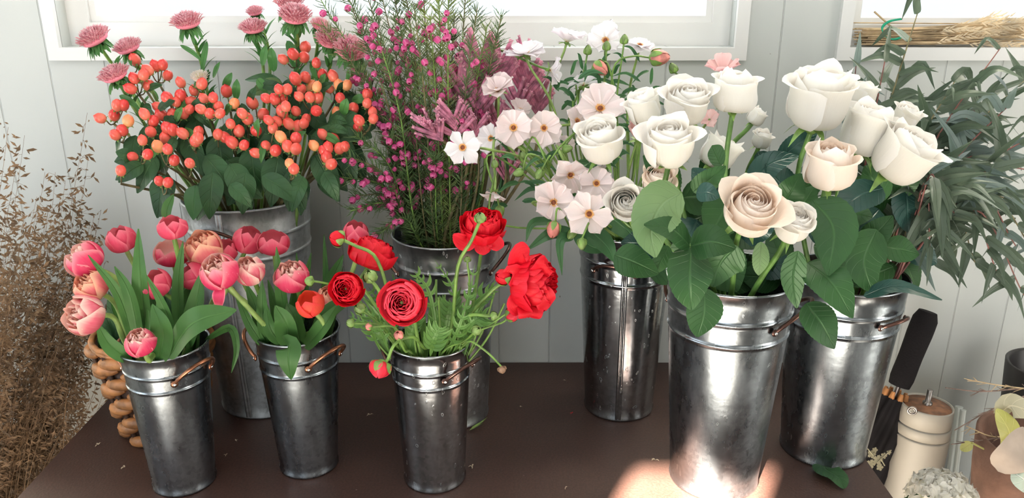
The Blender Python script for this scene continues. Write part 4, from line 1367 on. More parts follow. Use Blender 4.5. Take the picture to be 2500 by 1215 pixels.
# bare woody stems standing in the mouth of the bucket
for i in range(9):
    x = 520 + i * 26 + R_.uniform(-8, 8)
    t = hyp[hk[(i * 5) % len(hk)]]
    mb = MB()
    a = P(x, 470 + R_.uniform(-10, 10), 1.33 + R_.uniform(0, .06))
    b = BK['D']['c'] + V(((a.x - BK['D']['c'].x) * .6, (a.y - BK['D']['c'].y) * .7, .22))
    c_ = a + V((R_.uniform(-.02, .02), 0, R_.uniform(.03, .07)))
    mb.tube(spline([b, a, c_], 8), .0036, 7)
    mb.build('stem', R_.choice(['stem_brown', 'stem']), t)

# ------------------------------------------------------------------ asters
def aster(px, py, Y, w, face, label, mat='aster', via=None):
    c = P(px, py, Y)
    R = S(c, w) / 2
    ax = V(face).normalized()
    m = basis(ax, R_.uniform(0, 6))
    t = thing('pink_aster' if mat == 'aster' else 'cream_aster', label, 'aster', BK['D']['c'], 'asters')
    mb = MB()
    n = 210 if w > 50 else 120
    for k in range(n):
        f = math.sqrt((k + .5) / n)
        a = k * 2.39996
        rr = .82 * f
        q = c + m @ (V((rr * math.cos(a), rr * math.sin(a), .30 * (1 - f ** 2.2))) * R)
        L = R * (.26 + .14 * R_.random())
        lean = .25 + 1.05 * f ** 2 + R_.uniform(-.45, .35)
        d = m @ V((math.cos(a) * math.sin(lean), math.sin(a) * math.sin(lean), math.cos(lean)))
        leaf(mb, [q - ax * R * .10, q + d * L * .5, q + d * L + ax * R * .03], R * .056, nrm=ax, nu=3, nv=4, fold=.9, p=.9, q=.35)
    mb.build('bloom', mat, t)
    mb = MB(); mb.ball(c - ax * R * .12, R * .78, m, (1, 1, .36), 20, 8); mb.build('disc', 'aster_base' if mat == 'aster' else mat, t)
    if mat == 'aster_pale':
        mb = MB(); mb.ball(c + ax * R * .22, R * .42, m, (1, 1, .35), 16, 6); mb.build('eye', 'aster_eye', t)
    mb = MB()
    for k in range(26):
        a = k * 2.39996
        d = m @ V((math.cos(a), math.sin(a), 0))
        dn = -R_.uniform(.15, .9)
        b = c - ax * R * (.22 + .3 * R_.random())
        L = R * R_.uniform(.55, 1.0)
        leaf(mb, [b, b + d * L * .6 + ax * dn * L * .25, b + d * L + ax * dn * L - V((0, 0, .15 * L))], R * R_.uniform(.12, .2), nrm=ax, nu=3, nv=7, p=.55 + .35, q=.6)
    mb.build('collar', 'leaf_aster', t)
    mb = MB()
    e = c - ax * R * .2
    pts = stem_to(mb, 'D', e, ax, .0026, .0030, via=via, bend=.3)
    mb.build('stem', 'stem', t)
    mb = MB()
    for k in range(12):
        q = pts[R_.randint(11, 18)]
        a = R_.uniform(0, 6.28)
        d = V((math.cos(a), math.sin(a) - .2, 0))
        L = R_.uniform(.022, .038)
        leaf(mb, [q, q + d * L * .4 + V((0, 0, L * .5)), q + d * L * .8 + V((0, 0, L * .8))], .004, nrm=(-d.x, -d.y, .4), nu=3, nv=7, q=.6)
    mb.build('foliage', 'leaf_aster', t)
    return t


aster(229, 92, 1.42, 84, (-.35, -.35, 1), 'leftmost pink aster, alone against the wall')
aster(312, 115, 1.41, 70, (-.3, -.22, 1), 'pink aster second from the far left, just above the berries')
aster(279, 182, 1.36, 76, (-.3, -.28, 1), 'lowest left pink aster, deeper rose, beside the berries')
a4 = aster(457, 53, 1.42, 78, (-.1, -.25, 1), 'pink aster standing alone in front of the window, between the side groups')
aster(622, 28, 1.47, 44, (-.1, -.3, 1), 'small pink aster furthest left of the right-hand aster cluster')
aster(618, 67, 1.43, 68, (-.05, -.2, 1), 'flat pink aster below the small one, side-on')
aster(706, 5, 1.45, 74, (.05, -.3, 1), 'pink aster cut by the top of the picture')
aster(721, 37, 1.40, 82, (.15, -.42, 1), 'wide ruffled pink aster under the topmost one')
aster(781, 60, 1.46, 48, (.3, -.4, 1), 'small pink aster between the wide ruffled one and the magenta sprays')
aster(806, 95, 1.40, 72, (.25, -.55, .9), 'upper one of the overlapping pink aster pair at the right')
aster(857, 121, 1.37, 84, (.25, -.6, .9), 'lower right aster of the overlapping pair, next to the magenta sprays')
aster(487, 187, 1.35, 44, (.05, -.45, 1), 'cream aster with a yellow centre among the berries', 'aster_pale')
for (x, y, a, L, W) in ((640, 160, 80, 60, 22), (668, 175, 95, 70, 26), (700, 100, -60, 60, 24), (760, 150, -60, 60, 30), (740, 110, -110, 60, 26), (520, 190, 70, 50, 12), (505, 100, -100, 80, 14), (440, 110, -30, 70, 12)):
    bleaf(a4, x, y, 1.43, a, L, W, 'leaf_aster', nrm=(R_.uniform(-.3, .3), -1, .2))

# ------------------------------------------------------------------ boronia
mb = MB()
for k in range(4):
    rpetal(mb, V((0, 0, 0)), Matrix.Identity(3), k * PI / 2, .95, [(.2, -1), (.85, -.7), (1.0, 0), (.85, .7), (.35, 1.05)], 1.0, side=.15, nu=5, nv=6)
bell = mb.build('bell_flower', 'boronia')
bell_me = bell.data
bpy.data.objects.remove(bell)
E0 = BK['E']['c']
tips = [(778, -10), (790, 60), (830, -50), (860, 20), (880, -60), (905, 40), (925, -40), (950, -70), (960, 30), (985, -60), (1010, 10), (1030, -70), (1050, 40), (1070, -50), (1095, -70), (1110, 30), (1140, -60), (1165, 20), (1190, 60), (1225, 36), (1130, 90),
        (840, 120), (880, 170), (860, 230), (930, 110), (1000, 110), (1060, 130), (870, 330), (850, 380), (835, 432), (862, 478), (855, 515), (905, 430), (925, 572), (960, 200), (1020, 230), (915, 250), (1100, 190),
        (950, 330), (990, 350), (1030, 320), (1060, 380), (905, 500), (1090, 300), (980, 430), (1110, 400)]
side = {0: 'outermost magenta boronia spray at the upper left, beside the asters', 19: 'magenta boronia spray bending furthest right near the window top', 29: 'low magenta boronia spray pointing left over the gap', 33: 'lowest magenta boronia spray at the left of its bucket rim'}
for i, (x, y) in enumerate(tips):
    low = y > 280
    Y = 1.36 + R_.uniform(-.09, .09) if not low else R_.uniform(1.26, 1.36)
    tip = P(x, y, Y)
    if low:
        zone = 'short boronia spray with magenta bells fanning out at the lower left of its bunch' if x < 900 else ('short boronia spray with magenta bells low in the middle, above its bucket rim' if x < 1020 else 'short boronia spray with magenta bells low right, behind the starry white flower')
    elif y > 100:
        zone = 'half-height boronia spray, its bells left of the bunch beside the coral berries' if x < 900 else ('half-height boronia spray in the middle of the bunch' if x < 1010 else 'half-height boronia spray touching the kangaroo paws')
    else:
        zone = 'tall boronia spray rising to the window just right of the pink asters' if x < 880 else ('tall boronia spray rising straight up in the middle of the window' if x < 1010 else ('tall boronia spray rising above the left kangaroo paws' if x < 1100 else 'tall boronia spray leaning right above the tallest kangaroo paw'))
    lab = side.get(i, zone)
    t = thing('boronia_stem', lab, 'flower spray', E0, 'boronia sprays in the middle bucket')
    base, mo = mouth('E', tip, .62)
    mid = mo + (tip - mo) * .5 + V(((mo.x - tip.x) * .12, 0, .035))
    pts = spline([base, mo, mid, tip], 30)
    mb = MB(); mb.tube(pts, [.0021 - .0013 * k / 30 for k in range(31)], 5)
    mb.build('stem', R_.choice(['stem_brown', 'stem', 'stem_brown']), t)
    nd = MB()
    L = (tip - mo).length
    nn = int(130 + L * 330)
    dense_low = []
    for k in range(nn):
        f = 9.0 + 20.9 * R_.random() ** (1.0 if i % 2 else 1.4)
        j = min(29, int(f))
        q = pts[j].lerp(pts[j + 1], f - j)
        d = (pts[j + 1] - pts[j]).normalized()
        a = R_.uniform(0, 6.28)
        sd = (Matrix.Rotation(a, 3, d) @ d.orthogonal().normalized())
        ln = R_.uniform(.010, .022)
        e = q + d * ln * .75 + sd * ln * .75
        nd.tube([q, (q + e) / 2 + sd * ln * .1, e], [.00065, .0007, .0003], 3, cap=False)
        if R_.random() < .35:
            e2 = e + (d * .3 + sd * .8) * ln * .6
            nd.tube([(q + e) / 2, e2], [.0006, .0003], 3, cap=False)
    nd.build('foliage', 'needle_light' if (not low and R_.random() < .45) else 'needle', t, kind='stuff')
    nb = R_.randint(8, 13) if not low else R_.randint(7, 12)
    cl = R_.uniform(.35, .9)
    for k in range(nb):
        f = R_.gauss(cl, .15) if k % 2 else R_.uniform(.3, .97)
        f = 10 + 20 * max(.22, min(.97, f))
        j = min(29, int(f))
        q = pts[j].lerp(pts[j + 1], f - j)
        a = R_.uniform(0, 6.28)
        d = V((math.cos(a), math.sin(a) - .35, -.4)).normalized()
        p = q + d * R_.uniform(.006, .014)
        o = bpy.data.objects.new('bell_flower', bell_me)
        COL.objects.link(o)
        o.parent = t
        o.location = p - t.location
        o.rotation_euler = basis(V((d.x, d.y, d.z - .4))).to_euler()
        s = S(p, 16) / 2 * R_.uniform(.72, 1.15)
        o.scale = (s, s, s)

# ------------------------------------------------------------------ kangaroo paws
def paw(px, py, Y, hpx, face, label, n=13, wide=.5, lean=0.0, key='E'):
    top = P(px, py, Y)
    Hh = S(top, hpx)
    ax = V(face).normalized()
    m = basis(ax)
    t = thing('kangaroo_paw', label, 'flower', BK[key]['c'], 'pink kangaroo paws')
    c = top - ax * Hh * .5
    mb, tp = MB(), MB()
    for k in range(n):
        f = k / (n - 1)
        s = 1 if k % 2 else -1
        a = (0 if s > 0 else PI) + R_.uniform(-.9, .9)
        q = c + ax * Hh * .55 * f
        d = m @ V((math.cos(a), math.sin(a), 0))
        L = Hh * (.50 - .06 * f)
        o1 = wide * 1.5 * (1 - .45 * f)
        cp = [q, q + d * L * .30 * o1 + ax * L * .38, q + d * L * .62 * o1 + ax * L * .75, q + d * L * .82 * o1 + ax * L * 1.0]
        pts = spline(cp, 8)
        r = Hh * .040
        mb.tube(pts, [r * x for x in (.5, .8, 1.0, 1.05, 1.1, 1.1, 1.05, .95, .7)], 7)
        e = pts[-1]
        dd = (pts[-1] - pts[-3]).normalized()
        mm = basis(dd)
        for g in range(5):
            b = g * 2 * PI / 5
            x = mm @ V((math.cos(b), math.sin(b), 0))
            leaf(tp, [e - dd * r * 1.0 + x * r * .8, e + x * r * 1.1 + dd * r * .7, e + x * r * 1.7 + dd * r * .9], r * .6, nrm=dd, nu=3, nv=5)
    mb.tube([c, c + ax * Hh * .6], [Hh * .03, Hh * .015], 7)
    mb.build('flower_tubes', 'paw', t)
    tp.build('tube_tips', 'paw_light', t)
    mb = MB(); stem_to(mb, key, c, ax, .0032, .0028, k=.8)
    mb.build('stem', 'stem_brown', t)
    return t


paw(1170, 150, 1.36, 150, (.05, -.1, 1), 'tallest pink kangaroo paw, right of the boronia', 17, .55)
paw(1222, 160, 1.38, 130, (.12, -.1, 1), 'kangaroo paw just right of the tallest one', 15, .5)
paw(1120, 205, 1.35, 120, (-.2, -.1, 1), 'kangaroo paw left of the tallest one, touching the magenta bells', 13, .5)
paw(1165, 240, 1.34, 120, (.05, -.1, 1), 'kangaroo paw under the tallest one', 15, .6)
paw(1050, 310, 1.29, 100, (-.55, -.3, .7), 'kangaroo paw spreading left over the magenta bells', 15, .8)
paw(1108, 290, 1.30, 110, (-.1, -.3, 1), 'low kangaroo paw above the single starry white flower', 15, .8)
paw(1163, 312, 1.31, 96, (.15, -.3, 1), 'low kangaroo paw above the cupped blush flower', 13, .7)
paw(1290, 190, 1.40, 110, (.15, -.1, 1), 'kangaroo paw behind the flat white flower', 15, .6)
paw(1318, 235, 1.41, 100, (.1, -.1, 1), 'rightmost kangaroo paw in deep rose', 13, .6)
paw(1262, 240, 1.39, 110, (-.05, -.1, 1), 'kangaroo paw behind the cupped blush flower', 13, .6)
paw(1275, 130, 1.42, 80, (.1, -.1, 1), 'highest small kangaroo paw tip near the window trim', 9, .5)
paw(1215, 300, 1.36, 110, (0, -.1, 1), 'kangaroo paw hidden behind two blush flowers', 13, .6)
paw(1238, 400, 1.36, 90, (.1, -.1, 1), 'lowest kangaroo paw behind the hanging blush flower', 11, .6)
paw(1145, 555, 1.28, 60, (-.1, -.1, 1), 'tiny dusty kangaroo paw behind the drooping red ranunculus', 9, .6)
# strap leaves and bare stalks of the paws between boronia and butterfly flowers
tk = thing('kangaroo_paw', 'grey-green kangaroo paw stalks standing at the right side of the boronia', 'flower', BK['E']['c'], 'pink kangaroo paws')
for i in range(12):
    e = P(1150 + R_.uniform(-20, 90), R_.uniform(330, 420), 1.36 + R_.uniform(-.03, .05))
    mb = MB(); stem_to(mb, 'E', e, (0, 0, 1), .0028, .002, k=.85); mb.build('stem', R_.choice(['stem_brown', 'stem', 'leaf_but']), tk)

# ------------------------------------------------------------------ blush butterfly ranunculus
def butter(px, py, Y, w, face, label, mat='butter', n=6, lift0=.12, lift1=.12, cup=.25, start=.08, W=.48, double=0, via=None, cen=True, roll=None):
    c = P(px, py, Y)
    R = S(c, w) / 2
    ax = V(face).normalized()
    m = basis(ax, R_.uniform(0, 6) if roll is None else roll)
    t = thing('butterfly_ranunculus', label, 'flower', BK['F']['c'], 'blush butterfly ranunculus')
    mb = MB()
    ph = R_.uniform(0, 6)
    for k in range(n):
        fpetal(mb, c + ax * R * .045 * (k % 2), m, ph + 2 * PI * k / n + R_.uniform(-.16, .16), .98 * R_.uniform(.82, 1.08), W * R_.uniform(.80, 1.05), lift0 + R_.uniform(-.15, .25), lift1 + R_.uniform(-.45, .35), cup * R_.uniform(.8, 2.2), R, wav=.03, seed=R_.random() * 9, start=start, tw=R_.uniform(-.25, .25), nu=9, nv=11)
    for k in range(double):
        fpetal(mb, c + ax * R * .05, m, ph + .5 + 2 * PI * k / double, .70 * R_.uniform(.9, 1.06), W * .75, lift0 + .35, lift1 + .35, cup, R, wav=.03, seed=R_.random() * 9, start=start, nu=7, nv=9)
    mb.build('petals', mat, t)
    if cen:
        mb = MB()
        mb.ball(c + ax * R * .06, R * .115, m, (1, 1, 1.0), 14, 8)
        mb.build('centre', 'eye', t)
        mb = MB()
        for k in range(40):
            a = k * 2.4
            d = m @ V((math.cos(a), math.sin(a), 0))
            q = c + ax * R * .03
            leaf(mb, [q, q + d * R * .13 + ax * R * .05, q + d * R * (.18 + .05 * R_.random()) + ax * R * .10], R * .02, nrm=ax, nu=3, nv=3)
        mb.build('stamens', 'amber', t)
    mb = MB()
    mb.ball(c - ax * R * .05, R * .13, m, (1, 1, .8))
    for q in range(5):
        a = q * 2 * PI / 5
        d = m @ V((math.cos(a), math.sin(a), 0))
        leaf(mb, [c - ax * R * .07 + d * R * .05, c - ax * R * .10 + d * R * .35, c - ax * R * .16 + d * R * .5], R * .1, nrm=ax, nu=3, nv=6)
    mb.build('sepals', 'sepal', t)
    mb = MB()
    stem_to(mb, 'F', c - ax * R * .05, ax, .0026, .0020, via=via, k=.75)
    mb.build('stem', 'stem_pale' if R_.random() < .5 else 'stem', t)
    return t


bf = {}
bf[1] = butter(1283, 132, 1.36, 112, (-.05, -.22, 1), 'flat white flower highest at the left, seen from the side on a slanting stem', 'butter_white', 8, .05, .25, .2, double=4, via=[P(1400, 440, 1.37), P(1350, 260, 1.36), P(1295, 165, 1.36)])
bf[2] = butter(1384, 102, 1.38, 100, (.22, -.05, 1), 'cupped white flower with rosy underside, top centre', 'butter_white', 7, .5, .35, .3, double=4)
bf[3] = butter(1478, 100, 1.40, 96, (-.1, -.75, .5), 'pale lilac flower at the top, seen from the front behind a bud', 'butter_white', 6, .2, .5, .3)
bf[4] = butter(1562, 112, 1.38, 84, (.1, -.3, 1), 'ruffled white flower furthest right at the top', 'butter_white', 7, .1, -.4, .2, double=5)
bf[5] = butter(1342, 170, 1.36, 82, (.9, -.3, -.1), 'white flower turned to the right, side view below the flat one', 'butter_white', 6, .8, .4, .3)
bf[6] = butter(1215, 222, 1.30, 98, (-.15, -.45, .9), 'cupped blush flower at the far left in front of the kangaroo paws', 'butter', 6, .5, .25, .3, double=3)
bf[7] = butter(1254, 312, 1.24, 104, (-.1, -.92, .3), 'blush flower with brown eye, left one of the forward-facing pair', 'butter', 7, .15, .1, .25, W=.5)
bf[8] = butter(1328, 313, 1.25, 96, (.02, -.9, .35), 'blush flower with brown eye, right one of the forward-facing pair', 'butter', 7, .15, .1, .25, W=.5)
bf[9] = butter(1408, 297, 1.28, 90, (.45, -.7, .5), 'blush flower turned right, beside the leftmost white rose', 'butter', 6, .35, .1, .25)
bf[10] = butter(1465, 267, 1.27, 128, (-.05, -.72, .78), 'widest blush flower with brown eye, tilted up above the leftmost rose', 'butter', 7, .3, .15, .25, W=.5)
bf[11] = butter(1130, 360, 1.20, 100, (-.1, -.95, .3), 'single starry white flower with brown eye before the boronia', 'butter_white', 6, .1, -.1, .2, W=.36, via=[P(1400, 520, 1.34), P(1300, 400, 1.28), P(1190, 364, 1.23)])
bf[12] = butter(1425, 212, 1.36, 100, (-.2, .6, .8), 'pale flower with backward petals, seen from behind in the centre', 'butter_white', 6, .2, -.2, .2, W=.32)
bf[13] = butter(1200, 338, 1.27, 84, (-.5, -.7, .3), 'white flower half hidden behind the left brown-eyed one', 'butter_white', 6, .2, .1, .25)
bf[14] = butter(1208, 468, 1.22, 76, (-.15, -.4, -.8), 'nodding blush flower with ragged petals above the red ranunculus', 'butter', 6, .7, .1, .3, W=.34)
bf[15] = butter(1392, 425, 1.19, 104, (.15, -.85, -.25), 'blush flower whose petals fan upwards in the lower group', 'butter', 6, .3, .1, .3, W=.5)
bf[16] = butter(1350, 494, 1.16, 112, (.25, -.85, .3), 'large pale pink flower lowest at the left of the lower group', 'butter', 6, .35, .15, .3, W=.55)
bf[17] = butter(1456, 448, 1.17, 96, (-.05, -.85, .4), 'blush flower with dark eye between its fanned neighbour and the cream rose', 'butter', 6, .2, .1, .25)
bf[18] = butter(1438, 522, 1.13, 120, (0, -.93, .3), 'front blush flower with split lower petals and amber eye', 'butter', 6, .1, .0, .2, W=.42)
bf[19] = butter(1470, 418, 1.19, 64, (0, -.2, 1), 'folded white bloom standing above the dark-eyed flower', 'butter_white', 5, 1.2, 1.3, .4, cen=False)
bf[20] = butter(1556, 340, 1.22, 92, (.1, -.4, .9), 'dusty pink bloom squeezed between two white roses', 'butter_pink', 6, .9, .8, .4, cen=False)
bf[21] = butter(1765, 178, 1.30, 100, (-.1, -.3, 1), 'pink bloom behind the egg-shaped rose', 'butter_pink', 7, .6, .5, .3, cen=False, via=[P(1560, 480, 1.34), P(1680, 300, 1.33)])
bf[22] = butter(1732, 292, 1.28, 60, (-.3, -.6, .5), 'small dusty pink bloom below the egg-shaped rose', 'butter_pink', 5, .7, .5, .3, cen=False, via=[P(1560, 480, 1.33), P(1660, 380, 1.30)])
bf[23] = butter(1380, 360, 1.30, 60, (0, -.5, .8), 'small blush flower low behind the paired ones', 'butter', 5, .4, .3, .3)
bf[24] = butter(1270, 270, 1.33, 66, (.2, -.5, .8), 'pale flower in the shade behind the kangaroo paws', 'butter', 5, .4, .3, .3)
gb = 'butterfly ranunculus buds'
for (x, y, Y, w, face, lab, pet) in (
        (1208, 399, 1.20, 18, (-.05, -.2, 1), 'small green bud left of the lower group, beside the starry flower', 'bud_green'),
        (1276, 380, 1.24, 20, (-.3, -.3, .8), 'green bud under the forward-facing pair of blush flowers', 'bud_green'),
        (1265, 422, 1.20, 22, (-.7, -.3, -.2), 'green bud pointing down left, middle of the empty wall gap', 'bud_green'),
        (1317, 426, 1.20, 22, (-.3, -.4, -.6), 'green bud hanging left of the fanned blush flower', 'bud_green'),
        (1385, 362, 1.22, 22, (.8, -.2, .1), 'long green bud pointing at the leftmost white rose', 'bud_green'),
        (1351, 560, 1.13, 34, (-.2, -.4, -.8), 'yellow-green opening bud under the large pale pink flower', 'bud_pink'),
        (1414, 557, 1.13, 22, (0, -.3, -.9), 'green bud left of the split petals', 'bud_green'),
        (1421, 595, 1.10, 24, (0, -.2, -1), 'lowest hanging green bud, over the shiny bucket', 'bud_green'),
        (1220, 516, 1.22, 24, (.1, -.2, -.9), 'dark green bud below the nodding blush flower', 'bud_green'),
        (1435, 122, 1.36, 20, (.1, -.1, 1), 'green bud between the two upper white flowers', 'bud_green'),
        (1466, 166, 1.34, 34, (.55, -.3, -.5), 'opening bud showing yellow, under the lilac flower', 'bud_pink'),
        (1610, 140, 1.33, 40, (1, -.1, .05), 'salmon opening bud at the end of a long arching stem', 'bud_pink'),
        (1643, 166, 1.32, 22, (-.5, -.1, .9), 'lone green bud above the egg-shaped rose group', 'bud_green'),
        (1481, 112, 1.34, 20, (0, -.1, 1), 'upright narrow bud in front of the lilac flower', 'bud_green'),
        (1524, 96, 1.34, 20, (.05, -.1, 1), 'topmost green bud beside the ruffled white flower', 'bud_green'),
        (1395, 572, 1.14, 22, (-.5, -.3, -.6), 'small green bud among leaves at the shiny bucket rim', 'bud_green')):
    v = None
    if x == 1610:
        v = [P(1500, 420, 1.34), P(1492, 260, 1.34), P(1500, 160, 1.33), P(1545, 137, 1.33)]
    if x == 1643:
        v = [P(1560, 450, 1.33), P(1630, 300, 1.32), P(1662, 200, 1.32)]
    if x == 1466:
        v = [P(1510, 440, 1.34), P(1505, 260, 1.34), P(1488, 168, 1.34), P(1474, 150, 1.34)]
    if x in (1276, 1265, 1317, 1385):
        v = [P(1400, 540, 1.32), P(1340, 410, 1.22), P(x + 26, y - 46, Y)]
    if x in (1351, 1414, 1421, 1395):
        v = [P(1420, 600, 1.27), P(x + 16, y - 50, Y + .02)]
    bud(x, y, Y, w, face, 'butterfly_ranunculus_bud', lab, 'flower bud', 'F', pet, group=gb, via=v, long=1.3, r0=.0017, openb=.25 if pet == 'bud_pink' else 0)
# thin leaves and side twigs
bo = [bf[k] for k in (2, 3, 4, 8, 10, 15, 16, 18)]
for i in range(90):
    own = bo[i % len(bo)]
    up = i < 50
    if up:
        x, y, Y = R_.uniform(1340, 1590), R_.uniform(150, 330), R_.uniform(1.32, 1.40)
    else:
        x, y, Y = R_.uniform(1230, 1520), R_.uniform(350, 520), R_.uniform(1.20, 1.32)
    a = R_.uniform(-.5, 3.6)
    L = R_.uniform(40, 85)
    bx, by = x, y
    q = [P(bx, by, Y), P(bx + .5 * L * math.cos(a), by - .5 * L * math.sin(a), Y - .01), P(bx + L * math.cos(a), by - L * math.sin(a) + .35 * L, Y - .015)]
    mb = MB()
    leaf(mb, q, S(q[0], R_.uniform(7, 14)) / 2, nrm=(R_.uniform(-.5, .5), -1, .5), nu=3, nv=8, fold=.4, q=.8)
    mb.build('leaf', 'leaf_but', own)
for i in range(16):
    e = P(R_.uniform(1360, 1590), R_.uniform(190, 300), R_.uniform(1.34, 1.40))
    mb = MB(); stem_to(mb, 'F', e, (R_.uniform(-.3, .3), 0, 1), .0022, .0015, k=.7); mb.build('side_stem', R_.choice(['stem_pale', 'stem']), bo[i % len(bo)])
for (q, w) in (([(1345, 540, 1.2), (1300, 545, 1.18), (1284, 590, 1.18)], 22), ([(1400, 570, 1.17), (1345, 570, 1.14), (1284, 612, 1.13)], 34), ([(1400, 575, 1.15), (1368, 590, 1.13), (1372, 672, 1.12)], 26), ([(1410, 560, 1.2), (1440, 600, 1.18), (1500, 610, 1.17)], 44), ([(1330, 520, 1.22), (1350, 560, 1.2), (1340, 570, 1.2)], 20), ([(1440, 560, 1.2), (1480, 600, 1.17), (1500, 640, 1.16)], 50), ([(1420, 520, 1.3), (1450, 570, 1.27), (1440, 600, 1.26)], 60), ([(1480, 520, 1.3), (1530, 560, 1.27), (1560, 600, 1.26)], 60)):
    pts = [P(*s) for s in q]
    mb = MB()
    leaf(mb, pts, S(pts[1], w) / 2, nrm=(0, -1, .5), nu=5, nv=14, fold=.25, q=.8)
    mb.build('leaf', 'leaf_but', bf[16])
#PART3


# ------------------------------------------------------------------ eucalyptus
ET = [(2240, 32, 1.42), (2090, 160, 1.40), (2160, 150, 1.38), (2330, 200, 1.36), (2440, 120, 1.38), (2470, 250, 1.34), (2520, 180, 1.42), (2540, 320, 1.34), (2560, 420, 1.30), (2400, 330, 1.40), (2350, 280, 1.42), (2300, 330, 1.34),
      (2530, 520, 1.26), (2480, 600, 1.24), (2440, 680, 1.22), (2380, 640, 1.26), (2500, 720, 1.24), (2450, 450, 1.30), (2390, 480, 1.22), (2330, 520, 1.20), (2290, 560, 1.18), (2250, 430, 1.26), (2200, 200, 1.42), (2350, 400, 1.30), (2280, 640, 1.28), (2420, 560, 1.36), (2320, 600, 1.40), (2260, 250, 1.40), (2140, 240, 1.42), (2470, 380, 1.42), (2540, 640, 1.34), (2430, 220, 1.44), (2240, 520, 1.22), (2210, 590, 1.24), (2300, 470, 1.22), (2270, 600, 1.2)]
ELAB = {0: 'eucalyptus branch rising highest, its tip over the bottom of the right window', 1: 'eucalyptus branch leaning left above the right roses', 4: 'eucalyptus branch reaching up to the wheat seedheads',
        8: 'eucalyptus branch leaving the picture at the right edge', 14: 'low hanging eucalyptus branch above the cream canister', 16: 'lowest eucalyptus branch at the right edge, long drooping leaves', 19: 'eucalyptus branch arching in front of the rightmost rose'}
for i, (x, y, Y) in enumerate(ET):
    tip = P(x, y, Y)
    zone = ('upright eucalyptus branch between the right roses and the right window' if y < 300 and x < 2320 else
            'eucalyptus branch spreading up to the right under the window ledge' if y < 300 else
            'eucalyptus branch spreading level to the right at rose height' if y < 480 and x > 2380 else
            'eucalyptus branch just right of the rightmost rose' if y < 480 else
            'eucalyptus branch drooping to the right below the roses' if x > 2400 else
            'eucalyptus branch drooping over the rim beside the bucket')
    t = thing('eucalyptus_branch', ELAB.get(i, zone), 'eucalyptus', BK['H']['c'], 'eucalyptus branches')
    base, mo = mouth('H', tip, .78)
    mid = mo + (tip - mo) * .5 + V((0, 0, .03 + .05 * (1 if y > 350 else .2)))
    if y > 520:
        mid = mid + V((0, 0, .05))
    pts = spline([base, mo, mid, tip], 28)
    mb = MB(); mb.tube(pts, [.0030 - .0021 * k / 28 for k in range(29)], 6)
    mb.build('branch', 'stem_red' if i % 3 else 'stem_brown', t)
    mb = MB()
    for k in range(14 if y > 170 else 12):
        f = 12.5 + 15.5 * (k + R_.random() * .6) / 14
        if k == 0:
            f = 27.9
        j = min(27, int(f))
        q = pts[j].lerp(pts[j + 1], f - j)
        a = R_.uniform(0, 6.28)
        d0 = (pts[j + 1] - pts[j]).normalized()
        d = (d0 * .7 + V((math.cos(a), math.sin(a) * .7, R_.uniform(-.15, .5)))).normalized()
        L = R_.uniform(.05, .10)
        hang = R_.uniform(.1, .75)
        e0 = q + d * L * .10
        e1 = e0 + (d + V((0, 0, -hang * .45))).normalized() * L * .42
        e2 = e1 + (d * (1 - .8 * hang) + V((0, 0, -hang))).normalized() * L * .55
        if min(e2.y, e1.y) > WY - .03:
            continue
        if e2.y < .98:
            continue
        leaf(mb, [q, e0, e1, e2], L * R_.uniform(.07, .115), nrm=(R_.uniform(-.7, .7), -1, R_.uniform(-.2, .8)), nu=5, nv=13, fold=.2, p=.8, q=.85, twist=R_.uniform(-.8, .8))
    mb.build('foliage', 'leaf_euc2' if i % 4 == 1 else 'leaf_euc', t)

